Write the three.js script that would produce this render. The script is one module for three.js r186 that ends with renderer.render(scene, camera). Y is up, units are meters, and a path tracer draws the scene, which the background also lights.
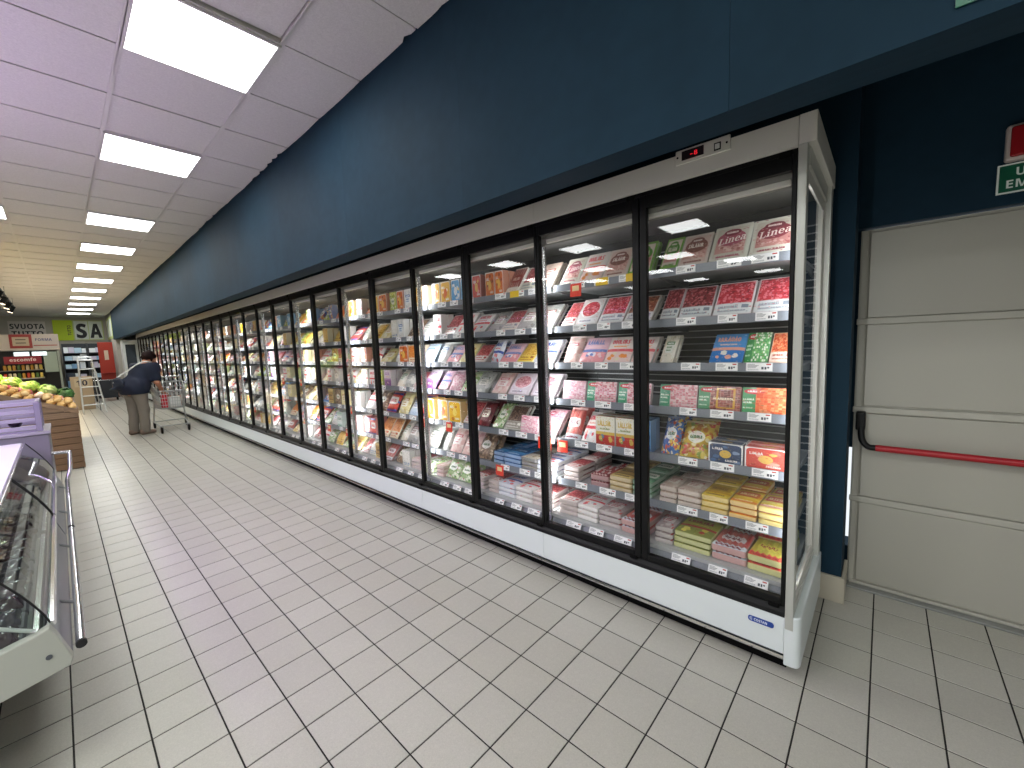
import * as THREE from 'three';
import { mergeGeometries } from 'three/addons/utils/BufferGeometryUtils.js';
import { RoundedBoxGeometry } from 'three/addons/geometries/RoundedBoxGeometry.js';
import { RectAreaLightUniformsLib } from 'three/addons/lights/RectAreaLightUniformsLib.js';

// ---------------------------------------------------------------- camera, sky, lights, exposure
const scene = new THREE.Scene();
const renderer = new THREE.WebGLRenderer({ antialias: true });
renderer.toneMapping = THREE.LinearToneMapping;
renderer.toneMappingExposure = 1.06;
renderer.shadowMap.enabled = true;
RectAreaLightUniformsLib.init();
scene.background = new THREE.Color(0.90, 0.96, 1.0);       // overcast daylight: enters by the shop window behind the camera and the gap beside the emergency door
scene.backgroundIntensity = 1.0;

const D2R = Math.PI / 180;
const camera = new THREE.PerspectiveCamera(2 * Math.atan(384 / 410.75) / D2R, 1024 / 768, 0.05, 80);
{
  const yaw = 47.7376 * D2R, pitch = -5.564 * D2R, roll = -2.1256 * D2R;
  const fwd = new THREE.Vector3(Math.sin(yaw) * Math.cos(pitch), Math.sin(pitch), -Math.cos(yaw) * Math.cos(pitch));
  const right = new THREE.Vector3(Math.cos(yaw), 0, Math.sin(yaw));
  const up = new THREE.Vector3().crossVectors(right, fwd);
  const r2 = right.clone().multiplyScalar(Math.cos(roll)).addScaledVector(up, Math.sin(roll));
  const u2 = up.clone().multiplyScalar(Math.cos(roll)).addScaledVector(right, -Math.sin(roll));
  camera.position.set(0, 1.431, 0);
  camera.quaternion.setFromRotationMatrix(new THREE.Matrix4().makeBasis(r2, u2, fwd.clone().negate()));
  camera.updateMatrixWorld(true); camera.updateProjectionMatrix();
}
const PANEL = 12.2;          // radiance of the ceiling LED panels
const CASE_LED = 43;        // radiance of the LED strips inside the refrigerators
const MEAT = 13.0;           // radiance of the pink-violet lamp over the meat counter
const CEIL = 3.09;          // height of the suspended ceiling

function areaLight(color, intensity, w, h, pos, dir) {
  const l = new THREE.RectAreaLight(color, intensity, w, h);
  l.position.set(...pos); scene.add(l);
  l.lookAt(pos[0] + dir[0], pos[1] + dir[1], pos[2] + dir[2]);
  return l;
}
const LIGHT_WHITE = new THREE.Color(0.97, 1.0, 0.985);
const lightSpots = [];       // [x centre, z centre] of every ceiling panel
for (const zf of [-2.49, -4.29, -6.69, -8.49, -10.29, -12.09, -13.89, -15.69, -17.49, -19.29, -21.09]) lightSpots.push([0.685, zf - 0.3]);
lightSpots.push([-0.515, -7.29], [-0.515, -1.29], [-0.515, 0.51], [-0.515, 2.31]);
for (let k = 0; k < 6; k++) lightSpots.push([-2.585, 1.32 - 1.8 * k]);
for (let k = 0; k < 5; k++) lightSpots.push([-4.7, 1.32 - 1.8 * k - (k > 1 ? 0.9 : 0)]);
for (let k = 0; k < 5; k++) lightSpots.push([-6.3, 1.2 - 1.8 * k]);
for (let k = 0; k < 5; k++) lightSpots.push([-8.7, 1.3 - 1.8 * k]);
for (const [x, z] of lightSpots) areaLight(LIGHT_WHITE, PANEL, 0.57, 0.57, [x, CEIL - 0.022, z], [0, -1, 0]);

// ---------------------------------------------------------------- helpers
let seed = 20240611;
function rnd() { seed = (seed + 0x6D2B79F5) | 0; let t = Math.imul(seed ^ (seed >>> 15), 1 | seed); t = (t + Math.imul(t ^ (t >>> 7), 61 | t)) ^ t; return ((t ^ (t >>> 14)) >>> 0) / 4294967296; }
const rr = (a, b) => a + (b - a) * rnd();
const pick = a => a[Math.floor(rnd() * a.length)];
const V = (x, y, z) => new THREE.Vector3(x, y, z);
function clean(g) {
  g = g.index ? g.toNonIndexed() : g;
  for (const k of Object.keys(g.attributes)) if (!['position', 'normal', 'uv'].includes(k)) g.deleteAttribute(k);
  if (!g.attributes.normal) g.computeVertexNormals();
  if (!g.attributes.uv) g.setAttribute('uv', new THREE.BufferAttribute(new Float32Array(g.attributes.position.count * 2), 2));
  return g;
}
const mg = list => mergeGeometries(list.map(clean), false);
const bx = (x0, x1, y0, y1, z0, z1) => new THREE.BoxGeometry(Math.abs(x1 - x0), Math.abs(y1 - y0), Math.abs(z1 - z0)).translate((x0 + x1) / 2, (y0 + y1) / 2, (z0 + z1) / 2);
const rbx = (x0, x1, y0, y1, z0, z1, r = 0.006, s = 2) => new RoundedBoxGeometry(Math.abs(x1 - x0), Math.abs(y1 - y0), Math.abs(z1 - z0), s, r).translate((x0 + x1) / 2, (y0 + y1) / 2, (z0 + z1) / 2);
const tube = (pts, r, seg = 24, rad = 8, tension = 0) => {
  const path = new THREE.CurvePath();
  if (tension) return new THREE.TubeGeometry(new THREE.CatmullRomCurve3(pts.map(p => V(...p)), false, 'catmullrom', tension), seg, r, rad);
  const gs = [];
  for (let i = 0; i + 1 < pts.length; i++) gs.push(rod(pts[i], pts[i + 1], r, rad));
  for (let i = 1; i + 1 < pts.length; i++) gs.push(new THREE.SphereGeometry(r, rad, 6).translate(...pts[i]));
  return mg(gs);
};
function rod(a, b, r, rad = 8, r2 = r) {
  const A = V(...a), B = V(...b), d = B.clone().sub(A), g = new THREE.CylinderGeometry(r2, r, d.length(), rad);
  g.translate(0, d.length() / 2, 0);
  g.applyQuaternion(new THREE.Quaternion().setFromUnitVectors(V(0, 1, 0), d.normalize()));
  return g.translate(A.x, A.y, A.z);
}
function prismZ(pts, z0, z1, bevel = 0) {      // closed outline in x,y extruded along z
  const s = new THREE.Shape(pts.map(p => new THREE.Vector2(p[0], p[1])));
  const L = Math.abs(z1 - z0) - 2 * bevel;
  const g = new THREE.ExtrudeGeometry(s, { depth: L, bevelEnabled: bevel > 0, bevelSize: bevel, bevelThickness: bevel, bevelOffset: -bevel, bevelSegments: 2, steps: 1, curveSegments: 6 });
  return g.translate(0, 0, Math.min(z0, z1) + bevel);
}
function chamferBox(w, h, d, c) {               // centred box with chamfered edges
  const s = new THREE.Shape([[-w / 2 + c, -h / 2], [w / 2 - c, -h / 2], [w / 2, -h / 2 + c], [w / 2, h / 2 - c], [w / 2 - c, h / 2], [-w / 2 + c, h / 2], [-w / 2, h / 2 - c], [-w / 2, -h / 2 + c]].map(p => new THREE.Vector2(...p)));
  return new THREE.ExtrudeGeometry(s, { depth: d - 2 * c * 0.6, bevelEnabled: true, bevelSize: c * 0.6, bevelThickness: c * 0.6, bevelOffset: -c * 0.6, bevelSegments: 1, curveSegments: 1 }).translate(0, 0, -d / 2 + c * 0.6);
}
function plate(w, d, t, c) {                    // flat piece, top at y = 0, bevelled rim, no underside
  const a = w / 2, b = d / 2, P = [[-a + c, 0, -b + c], [a - c, 0, -b + c], [a - c, 0, b - c], [-a + c, 0, b - c], [-a, -c, -b], [a, -c, -b], [a, -c, b], [-a, -c, b], [-a, -t, -b], [a, -t, -b], [a, -t, b], [-a, -t, b]];
  const Q = [[0, 3, 2, 1]];
  for (let i = 0; i < 4; i++) { const j = (i + 1) % 4; Q.push([i, j, j + 4, i + 4]); Q.push([i + 4, j + 4, j + 8, i + 8]); }
  const pos = [], uv = [];
  for (const q of Q) for (const k of [0, 1, 2, 0, 2, 3]) { const p = P[q[k]]; pos.push(...p); uv.push(p[0], p[2]); }
  const g = new THREE.BufferGeometry();
  g.setAttribute('position', new THREE.Float32BufferAttribute(pos, 3)); g.setAttribute('uv', new THREE.Float32BufferAttribute(uv, 2)); g.computeVertexNormals();
  return g;
}
const taken = {};
function numbered(n) { const k = taken[n] = (taken[n] ?? -1) + 1; return k ? `${n}_${String(k).padStart(3, '0')}` : n; }
function tag(o, label, category, group, kind) { o.userData.label = label; if (category) o.userData.category = category; if (group) o.userData.group = group; if (kind) o.userData.kind = kind; return o; }
function thing(name, label, category, pos = [0, 0, 0], turn = 0, group) {
  const o = new THREE.Group(); o.name = numbered(name); o.position.set(...pos); o.rotation.y = turn; scene.add(o);
  return tag(o, label, category, group);
}
function part(parent, name, geo, m, label) {
  const o = new THREE.Mesh(geo, m); o.name = name; o.castShadow = o.receiveShadow = true; parent.add(o);
  if (label) o.userData.label = label;
  return o;
}
function single(name, geo, m, label, category, pos = [0, 0, 0], group) {
  const o = part(scene, numbered(name), geo, m); o.position.set(...pos); return tag(o, label, category, group);
}
function struct(name, geo, m, label) { const o = part(scene, name, geo, m); o.userData.kind = 'structure'; o.userData.label = label; return o; }
const mat = (hex, rough = 0.5, o = {}) => new THREE.MeshPhysicalMaterial({ color: hex, roughness: rough, ...o });
function noiseTex(size, fn, repeat = [1, 1], srgb = true) {
  const a = new Uint8Array(size * size * 4);
  for (let y = 0; y < size; y++) for (let x = 0; x < size; x++) { const c = fn(x / size, y / size), k = (y * size + x) * 4; a[k] = c[0]; a[k + 1] = c[1]; a[k + 2] = c[2]; a[k + 3] = 255; }
  const t = new THREE.DataTexture(a, size, size); t.wrapS = t.wrapT = THREE.RepeatWrapping; t.magFilter = THREE.LinearFilter; t.repeat.set(...repeat);
  if (srgb) t.colorSpace = THREE.SRGBColorSpace; t.needsUpdate = true; return t;
}
function lattice(n) { const a = Array.from({ length: n * n }, rnd); return (u, v) => { const x = u * n, y = v * n, i = Math.floor(x), j = Math.floor(y), f = x - i, g = y - j, s = t => t * t * (3 - 2 * t), A = (p, q) => a[((q % n) + n) % n * n + ((p % n) + n) % n]; const F = s(f), G = s(g); return (A(i, j) * (1 - F) + A(i + 1, j) * F) * (1 - G) + (A(i, j + 1) * (1 - F) + A(i + 1, j + 1) * F) * G; }; }
function canvasTex(w, h, draw) {
  const c = document.createElement('canvas'); c.width = w; c.height = h; draw(c.getContext('2d'), w, h);
  const t = new THREE.CanvasTexture(c); t.colorSpace = THREE.SRGBColorSpace; t.magFilter = THREE.LinearFilter; return t;
}
const ORD = ['first', 'second', 'third', 'fourth', 'fifth', 'sixth', 'seventh', 'eighth', 'ninth', 'tenth', 'eleventh', 'twelfth', 'thirteenth', 'fourteenth', 'fifteenth', 'sixteenth', 'seventeenth', 'eighteenth', 'nineteenth', 'twentieth', 'twenty-first', 'twenty-second', 'twenty-third', 'twenty-fourth', 'twenty-fifth', 'twenty-sixth', 'twenty-seventh', 'twenty-eighth', 'twenty-ninth', 'thirtieth'];
const tmpV = V(0, 0, 0);
function seenSize(x, y, z, s) {                  // share of the picture a piece of size s takes, 0 outside the frame
  tmpV.set(x, y, z).applyMatrix4(camera.matrixWorldInverse); const d = -tmpV.z;
  if (d < 0.2) return 0;
  const u = tmpV.x / d * 410.75, v = tmpV.y / d * 410.75, e = s / d * 410;
  if (Math.abs(u) > 512 + e || Math.abs(v) > 384 + e) return 0;
  return 1 / (d * d * d);
}

// ---------------------------------------------------------------- materials
const n64 = lattice(64), n16 = lattice(16), n7 = lattice(7), n128 = lattice(128);
const tileTex = noiseTex(256, (u, v) => { const k = 240 + 12 * (n128(u, v) - 0.5) + 10 * (n128(v, u) - 0.5); return [k, k, k - 2]; }, [3.1, 3.1]);
const tileMats = [0xc6c4bb, 0xc3c1b8, 0xc8c6bd, 0xc4c2b8].map(c => mat(c, 0.32, { map: tileTex, specularIntensity: 0.4 }));
const grout = mat(0x262523, 0.95);
const ceilTex = noiseTex(256, (u, v) => { const k = 240 + 14 * (n128(u, v) - 0.5) + 8 * (n64(v, u) - 0.5); return [k, k, k]; }, [2, 2]);
const ceilMat = mat(0xdfddda, 0.9, { map: ceilTex }), teeMat = mat(0xcfcdca, 0.5);
const navyTex = noiseTex(256, (u, v) => { const k = 236 + 14 * (n16(u, v) - 0.5) + 12 * (n64(u, v) - 0.5); return [k, k, k]; }, [0.5, 0.5]);
const navy = mat(0x1e3747, 0.7, { map: navyTex, specularIntensity: 0.25 }), concrete = mat(0xa19d95, 0.9);
const whitePaint = mat(0xdbe3e3, 0.32), whiteMetal = mat(0xd6d4cc, 0.38), blackPlastic = mat(0x0a0b0c, 0.42, { specularIntensity: 0.5 }), blackMatt = mat(0x070707, 0.85, { specularIntensity: 0.3 });
const alu = mat(0xd2d4d4, 0.22, { metalness: 0.9 }), chrome = mat(0xe2e4e8, 0.14, { metalness: 1 }), greyMetal = mat(0x8d9090, 0.4, { metalness: 0.5 });
const paleWall = mat(0xbab5aa, 0.8);
const glassPane = mat(0xffffff, 0.0, { transmission: 1, thickness: 0, ior: 1.5, specularIntensity: 1 });
const glassTint = mat(0xe9f4ee, 0.02, { transmission: 1, thickness: 0, ior: 1.5 });
const shelfGrey = mat(0xb9bcbc, 0.4, { metalness: 0.2 }), railGrey = mat(0x767c84, 0.35), backGrey = mat(0x3c3f41, 0.6);
const panelGlow = mat(0xffffff, 0.6, { emissive: 0xffffff, emissiveIntensity: 6 });
const ledGlow = mat(0xffffff, 0.5, { emissive: 0xf4f8ff, emissiveIntensity: 3 });

// ---------------------------------------------------------------- floor
const TILE = 0.2, FX0 = 0.9033, FZ0 = -1.5914;
{
  const floor = struct('floor', bx(-11, 3.2, -0.1, -0.0022, -24.2, 4.6), grout, 'light grey square tiled floor with dark joints');
  const geo = plate(TILE - 0.0056, TILE - 0.0056, 0.0022, 0.0012), cells = [];
  for (let a = -18; a <= 10; a++) for (let b = -112; b <= 22; b++) {
    const x = FX0 + TILE * (a + 0.5), z = FZ0 + TILE * (b + 0.5);
    if (x > 2.64 && z < -0.22) continue;
    if (x > 2.86) continue;
    const hid = (x > 2.05 && z < -0.3) || (x < -0.5 && z > -7.5);
    cells.push({ x, z, s: hid ? 0 : seenSize(x, 0, z, 0.1) });
  }
  cells.sort((p, q) => q.s - p.s);
  cells.slice(0, 300).forEach(c => { const t = part(floor, 'tile', geo, pick(tileMats)); t.position.set(c.x, 0, c.z); t.rotation.y = Math.floor(rnd() * 4) * Math.PI / 2; });
  const rest = cells.slice(300), buckets = [[], [], [], []];
  for (const c of rest) buckets[Math.floor(rnd() * 4)].push(geo.clone().translate(c.x, 0, c.z));
  buckets.forEach((b, i) => { const m = part(floor, 'tile_field', mg(b), tileMats[i]); m.userData.kind = 'stuff'; });
  const far = part(floor, 'tile_slab', bx(-11, FX0 - 18 * TILE, -0.03, 0, -24.2, 4.6), tileMats[0]); far.userData.kind = 'stuff';
}

// ---------------------------------------------------------------- ceiling: tiles, tee bars, torn edge along the bulkhead
const BH = 1.445;                                 // x of the bulkhead face
{
  const ceil = struct('ceiling', bx(-11, BH - 0.004, CEIL + 0.25, CEIL + 0.35, -24.2, 4.6), concrete, 'suspended ceiling of white square panels in a metal grid');
  const geo = plate(0.588, 0.588, 0.012, 0.004).rotateX(Math.PI), cells = [];
  const isLight = (x, z) => lightSpots.some(l => Math.abs(l[0] - x) < 0.2 && Math.abs(l[1] - z) < 0.2);
  for (let k = -18; k < 1; k++) for (let j = -34; j < 11; j++) {
    const x = 0.685 + 0.6 * k, z = -2.79 + 0.6 * j;
    if (isLight(x, z) || z < -24 || z > 4.3) continue;
    cells.push({ x, z, s: seenSize(x, CEIL, z, 0.3) });
  }
  cells.sort((p, q) => q.s - p.s);
  cells.slice(0, 290).forEach(c => {
    const t = part(ceil, 'ceiling_tile', geo, ceilMat); t.position.set(c.x, CEIL + 0.006, c.z); t.rotation.y = Math.floor(rnd() * 4) * Math.PI / 2;
    if (Math.abs(c.x - 0.685) < 0.1 && Math.abs(c.z + 2.19) < 0.1) { t.position.y += 0.012; t.rotation.set(0.016, 0, 0.012); t.userData.label = 'ceiling panel lying askew with a dark gap'; }
  });
  part(ceil, 'ceiling_tile_field', mg(cells.slice(290).map(c => geo.clone().translate(c.x, CEIL + 0.006, c.z))), ceilMat).userData.kind = 'stuff';
  for (let j = -34; j < 11; j++) {                // cut tiles with a ragged edge against the bulkhead
    const z0 = -2.49 + 0.6 * j - 0.594, z1 = -2.49 + 0.6 * j - 0.006, pts = [[0.991, z0], [0.991, z1]], ragged = rnd() < 0.45 || j === 1 || j === 0;
    if (z0 < -24 || z1 > 4.3) continue;
    const n = 14, off = rr(0, 0.01), bow = rr(-0.006, 0.008);
    for (let i = 0; i <= n; i++) { const t = i / n; pts.push([BH - 0.004 - off - bow * Math.sin(t * 3.1) - (ragged && rnd() < 0.14 ? rr(0.006, 0.022) : rr(0, 0.002)), z1 + (z0 - z1) * t]); }
    const s = new THREE.Shape(pts.map(p => new THREE.Vector2(p[0], -p[1])));
    const g = new THREE.ExtrudeGeometry(s, { depth: 0.012, bevelEnabled: false }).rotateX(-Math.PI / 2).translate(0, CEIL + 0.006, 0);
    part(ceil, 'cut_ceiling_tile', g, ceilMat);
  }
  for (let k = -18; k <= 1; k++) part(ceil, 'main_tee', mg([bx(0.385 + 0.6 * k - 0.012, 0.385 + 0.6 * k + 0.012, CEIL, CEIL + 0.004, -24.2, 4.6), bx(0.385 + 0.6 * k - 0.002, 0.385 + 0.6 * k + 0.002, CEIL, CEIL + 0.04, -24.2, 4.6)]), teeMat);
  const cross = bx(-10.5, BH - 0.03, CEIL + 0.0008, CEIL + 0.0045, -0.0065, 0.0065);
  for (let j = -35; j < 12; j++) part(ceil, 'cross_tee', cross, teeMat).position.z = -2.49 + 0.6 * j;
}
{
  const frame = mg([bx(-0.298, 0.298, -0.004, 0.012, 0.284, 0.298), bx(-0.298, 0.298, -0.004, 0.012, -0.298, -0.284), bx(-0.298, -0.284, -0.004, 0.012, -0.284, 0.284), bx(0.284, 0.298, -0.004, 0.012, -0.284, 0.284)]);
  const diff = bx(-0.284, 0.284, -0.002, 0.006, -0.284, 0.284), back = bx(-0.296, 0.296, 0.012, 0.06, -0.296, 0.296);
  lightSpots.forEach(([x, z], i) => {
    const row = x > 0 ? 0 : x > -1 ? 1 : x > -3 ? 2 : x > -5.5 ? 3 : x > -7 ? 4 : 5, at = lightSpots.slice(0, i).filter(l => Math.abs(l[0] - x) < 0.3).length;
    const t = thing('ceiling_light', row === 1 ? `square LED ceiling panel ${['beside the track spotlights', 'above the meat counter end', 'near the emergency door side', 'near the shop window'][at]}, beside the aisle row` : `${ORD[at]} square LED panel from the exit in ${['the aisle row', '', 'the second row', 'the third row', 'the fourth row', 'the fifth row'][row]} of ceiling lights`, 'light', [x, CEIL - 0.008, z], 0, 'square LED ceiling panels');
    part(t, 'frame', frame, teeMat); part(t, 'diffuser', diff, panelGlow, 'glowing white diffuser'); part(t, 'housing', back, whiteMetal);
  });
}

// ---------------------------------------------------------------- bulkhead, walls, emergency door
{
  const b = struct('wall_bulkhead', bx(BH + 0.012, BH + 0.15, 2.116, 3.4, -20.6, 4.5), navy, 'dark blue bulkhead above the refrigerators');
  for (let k = 0; k < 21; k++) { const z1 = 4.5 - 1.22 * k, z0 = Math.max(-20.6, z1 - 1.2196); part(b, 'panel', bx(BH, BH + 0.0125, 2.114, 3.4, z0 + (k % 2 ? 0.0008 : 0), z1), navy); }
  struct('ceiling_recess', bx(BH + 0.15, 3.25, 3.1, 3.2, -24.2, 4.6), navy, 'dark ceiling above the refrigerator tops');
  struct('wall_right', bx(2.665, 2.905, 0, 3.1, -24.2, -0.125), navy, 'dark blue wall behind the refrigerators');
  struct('wall_over_door', mg([bx(2.9, 3.1, 1.965, 3.1, -0.2, 1.2), bx(2.962, 3.1, 0.78, 1.97, -0.2, -0.1), bx(2.962, 3.1, 0, 0.2, -0.2, -0.1), bx(2.925, 3.1, 0, 3.1, 1.2, 4.6)]), navy, 'dark blue wall around the emergency door');
  struct('wall_back', bx(-11, 3.2, 0, 3.4, -24.2, -23.5), paleWall, 'pale far wall of the shop');
  struct('wall_back_side', bx(1.5, 1.7, 0, 3.4, -23.5, -20.62), paleWall, 'pale side wall beyond the refrigerators');
  struct('wall_left', bx(-11.2, -11, 0, 3.4, -24.2, 4.6), paleWall, 'pale side wall of the shop');
  const wf = paleWall;
  struct('wall_front', mg([bx(-11, -6, 0, 3.4, 4.6, 4.8), bx(0.6, 3.2, 0, 3.4, 4.6, 4.8), bx(-6, 0.6, 0, 0.25, 4.6, 4.8), bx(-6, 0.6, 2.7, 3.4, 4.6, 4.8)]), wf, 'pale front wall of the shop');
  const win = struct('window_1', mg([bx(-6, 0.6, 0.25, 0.3, 4.66, 4.74), bx(-6, 0.6, 2.64, 2.7, 4.66, 4.74), ...[0, 1, 2, 3].map(i => bx(-6 + i * 2.18, -5.94 + i * 2.18, 0.3, 2.64, 4.66, 4.74))]), alu, 'shop window frame behind the viewer');
  for (let i = 0; i < 3; i++) part(win, 'pane', new THREE.PlaneGeometry(2.12, 2.34).rotateY(Math.PI).translate(-4.88 + i * 2.18, 1.47, 4.7), glassPane);
  struct('pavement', bx(-30, 30, -0.12, -0.02, 4.8, 40), mat(0x9a9890, 0.8), 'pavement outside the shop window');
  struct('baseboard_right', mg([rbx(2.648, 2.668, 0.001, 0.14, -0.30, -0.108, 0.003, 1), rbx(2.66, 2.9, 0.001, 0.14, -0.124, -0.11, 0.003, 1)]), mat(0xbdb6a4, 0.6), 'beige skirting at the foot of the dark pillar');

  // emergency door: leaf in the wall plane with four raised panels
  const doorMat = mat(0xb3b1a6, 0.55), doorMat2 = mat(0xadaba0, 0.5);
  const door = struct('door_1', bx(2.918, 2.96, 0.012, 1.955, -0.112, 1.16), doorMat, 'grey steel emergency exit door with horizontal ribs');
  const ys = [[0.035, 0.487], [0.525, 0.985], [1.03, 1.462], [1.498, 1.94]];
  for (const [a, c] of ys) part(door, 'door_panel', rbx(2.908, 2.92, a, c, -0.075, 1.13, 0.004, 1), doorMat2);
  for (const y of [0.506, 1.006, 1.48]) part(door, 'door_rail', rbx(2.898, 2.92, y - 0.017, y + 0.017, -0.116, 1.15, 0.006, 2), doorMat);
  part(door, 'door_stile', rbx(2.906, 2.92, 0.02, 1.95, -0.106, -0.083, 0.004, 2), doorMat);
  part(door, 'threshold', rbx(2.86, 2.96, 0.0005, 0.012, -0.12, 1.2, 0.003, 1), mat(0x9d9f9c, 0.4, { metalness: 0.5 }));
  part(door, 'sill_trim', rbx(2.9, 2.92, 0.013, 0.03, -0.1, 1.15, 0.003, 1), doorMat);
  part(door, 'panic_bar', tube([[2.845, 0.815, -0.015], [2.845, 0.815, 1.05]], 0.017, 8, 14), mat(0xa81b26, 0.35), 'red push bar');
  part(door, 'bar_bracket', mg([rbx(2.85, 2.92, 0.9, 1.0, -0.1, -0.06, 0.008, 2), tube([[2.862, 0.92, -0.078], [2.852, 0.85, -0.07], [2.845, 0.818, -0.045], [2.845, 0.815, -0.012]], 0.015, 20, 10, 0.5)]), blackPlastic, 'black bracket of the push bar');
  part(door, 'bar_bracket', mg([rbx(2.85, 2.92, 0.8, 0.98, 1.04, 1.1, 0.008, 2)]), blackPlastic);

  // exit sign and emergency lamp over the door
  const green = canvasTex(512, 192, (c, w, h) => {
    c.fillStyle = '#e9efe9'; c.fillRect(0, 0, w, h); c.fillStyle = '#0e5a41'; c.fillRect(10, 10, w - 20, h - 20);
    c.fillStyle = '#eef4ee'; c.textAlign = 'center'; c.textBaseline = 'middle'; c.font = 'bold 74px sans-serif'; c.fillText('USCITA DI', w / 2, 58); c.fillText('EMERGENZA', w / 2, 134);
  });
  const sign = thing('exit_sign', 'green emergency exit sign with white lettering above the grey door', 'sign', [2.886, 2.013, 0.344]);
  part(sign, 'plate', rbx(0.002, 0.012, 0, 0.125, 0, 0.335, 0.002, 1), mat(0xdfe6df, 0.4));
  part(sign, 'sign_face', new THREE.PlaneGeometry(0.335, 0.125).rotateY(-Math.PI / 2).translate(0.0012, 0.0625, 0.1675), mat(0xffffff, 0.35, { map: green }));
  const lamp = thing('emergency_lamp', 'red and white alarm box above the exit sign', 'alarm box', [2.9, 2.143, 0.36]);
  part(lamp, 'housing', rbx(-0.045, 0, 0, 0.15, 0, 0.3, 0.012, 3), mat(0xc8b8b2, 0.4));
  part(lamp, 'red_lens', rbx(-0.058, -0.04, 0.012, 0.138, 0.012, 0.288, 0.01, 3), mat(0x9e1d24, 0.25));
  const green2 = canvasTex(256, 128, (c, w, h) => { c.fillStyle = '#0c6a4c'; c.fillRect(0, 0, w, h); c.fillStyle = '#e6f0e9'; c.fillRect(20, 88, 70, 16); c.fillRect(110, 40, 80, 14); c.beginPath(); c.arc(60, 30, 12, 0, 7); c.fill(); c.fillRect(48, 44, 24, 40); });
  const s2 = thing('exit_sign', 'small green escape sign on the lower edge of the blue bulkhead', 'sign', [BH - 0.006, 2.15, 0.09]);
  part(s2, 'plate', rbx(0, 0.005, 0, 0.1, 0, 0.2, 0.002, 1), mat(0x0c6a4c, 0.4));
  part(s2, 'sign_face', new THREE.PlaneGeometry(0.2, 0.1).rotateY(-Math.PI / 2).translate(-0.0006, 0.05, 0.1), mat(0xffffff, 0.35, { map: green2 }));
}

// ---------------------------------------------------------------- refrigerated cabinets with glass doors
const XF = 1.90, Z0 = -0.262, DW = 0.6245, ML = 2 * DW, NM = 15, XS = 2.06;   // front plane, start, door pitch, module length, modules, shelf front
const SHELF_Y = [1.733, 1.487, 1.268, 1.046, 0.795, 0.54, 0.345];              // underside of each price rail; the last is the bottom deck
const RAIL_H = 0.04;
const tagTex = canvasTex(256, 128, (c, w, h) => {
  c.fillStyle = '#f3f4f2'; c.fillRect(0, 0, w, h); c.strokeStyle = '#c7cbd0'; c.lineWidth = 4; c.strokeRect(3, 3, w - 6, h - 6);
  c.fillStyle = '#5a6068'; for (let i = 0; i < 4; i++) c.fillRect(16, 22 + i * 15, 70 + (i * 37) % 50, 6);
  c.fillStyle = '#8f979f'; for (let i = 0; i < 22; i++) c.fillRect(16 + i * 5, 90, (i % 3) + 1, 22);
  c.fillStyle = '#444a52'; c.fillRect(150, 62, 22, 38); c.fillRect(180, 62, 18, 38); c.fillRect(206, 62, 18, 22); c.fillStyle = '#b8352c'; c.fillRect(196, 18, 44, 18);
});
const tagMat = mat(0xffffff, 0.45, { map: tagTex }), tagPlain = mat(0xe9e9e4, 0.45), tagYellow = mat(0xe8c21e, 0.5), promoRed = mat(0xe23a1e, 0.5), promoMark = mat(0xf3d9a0, 0.5);
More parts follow.
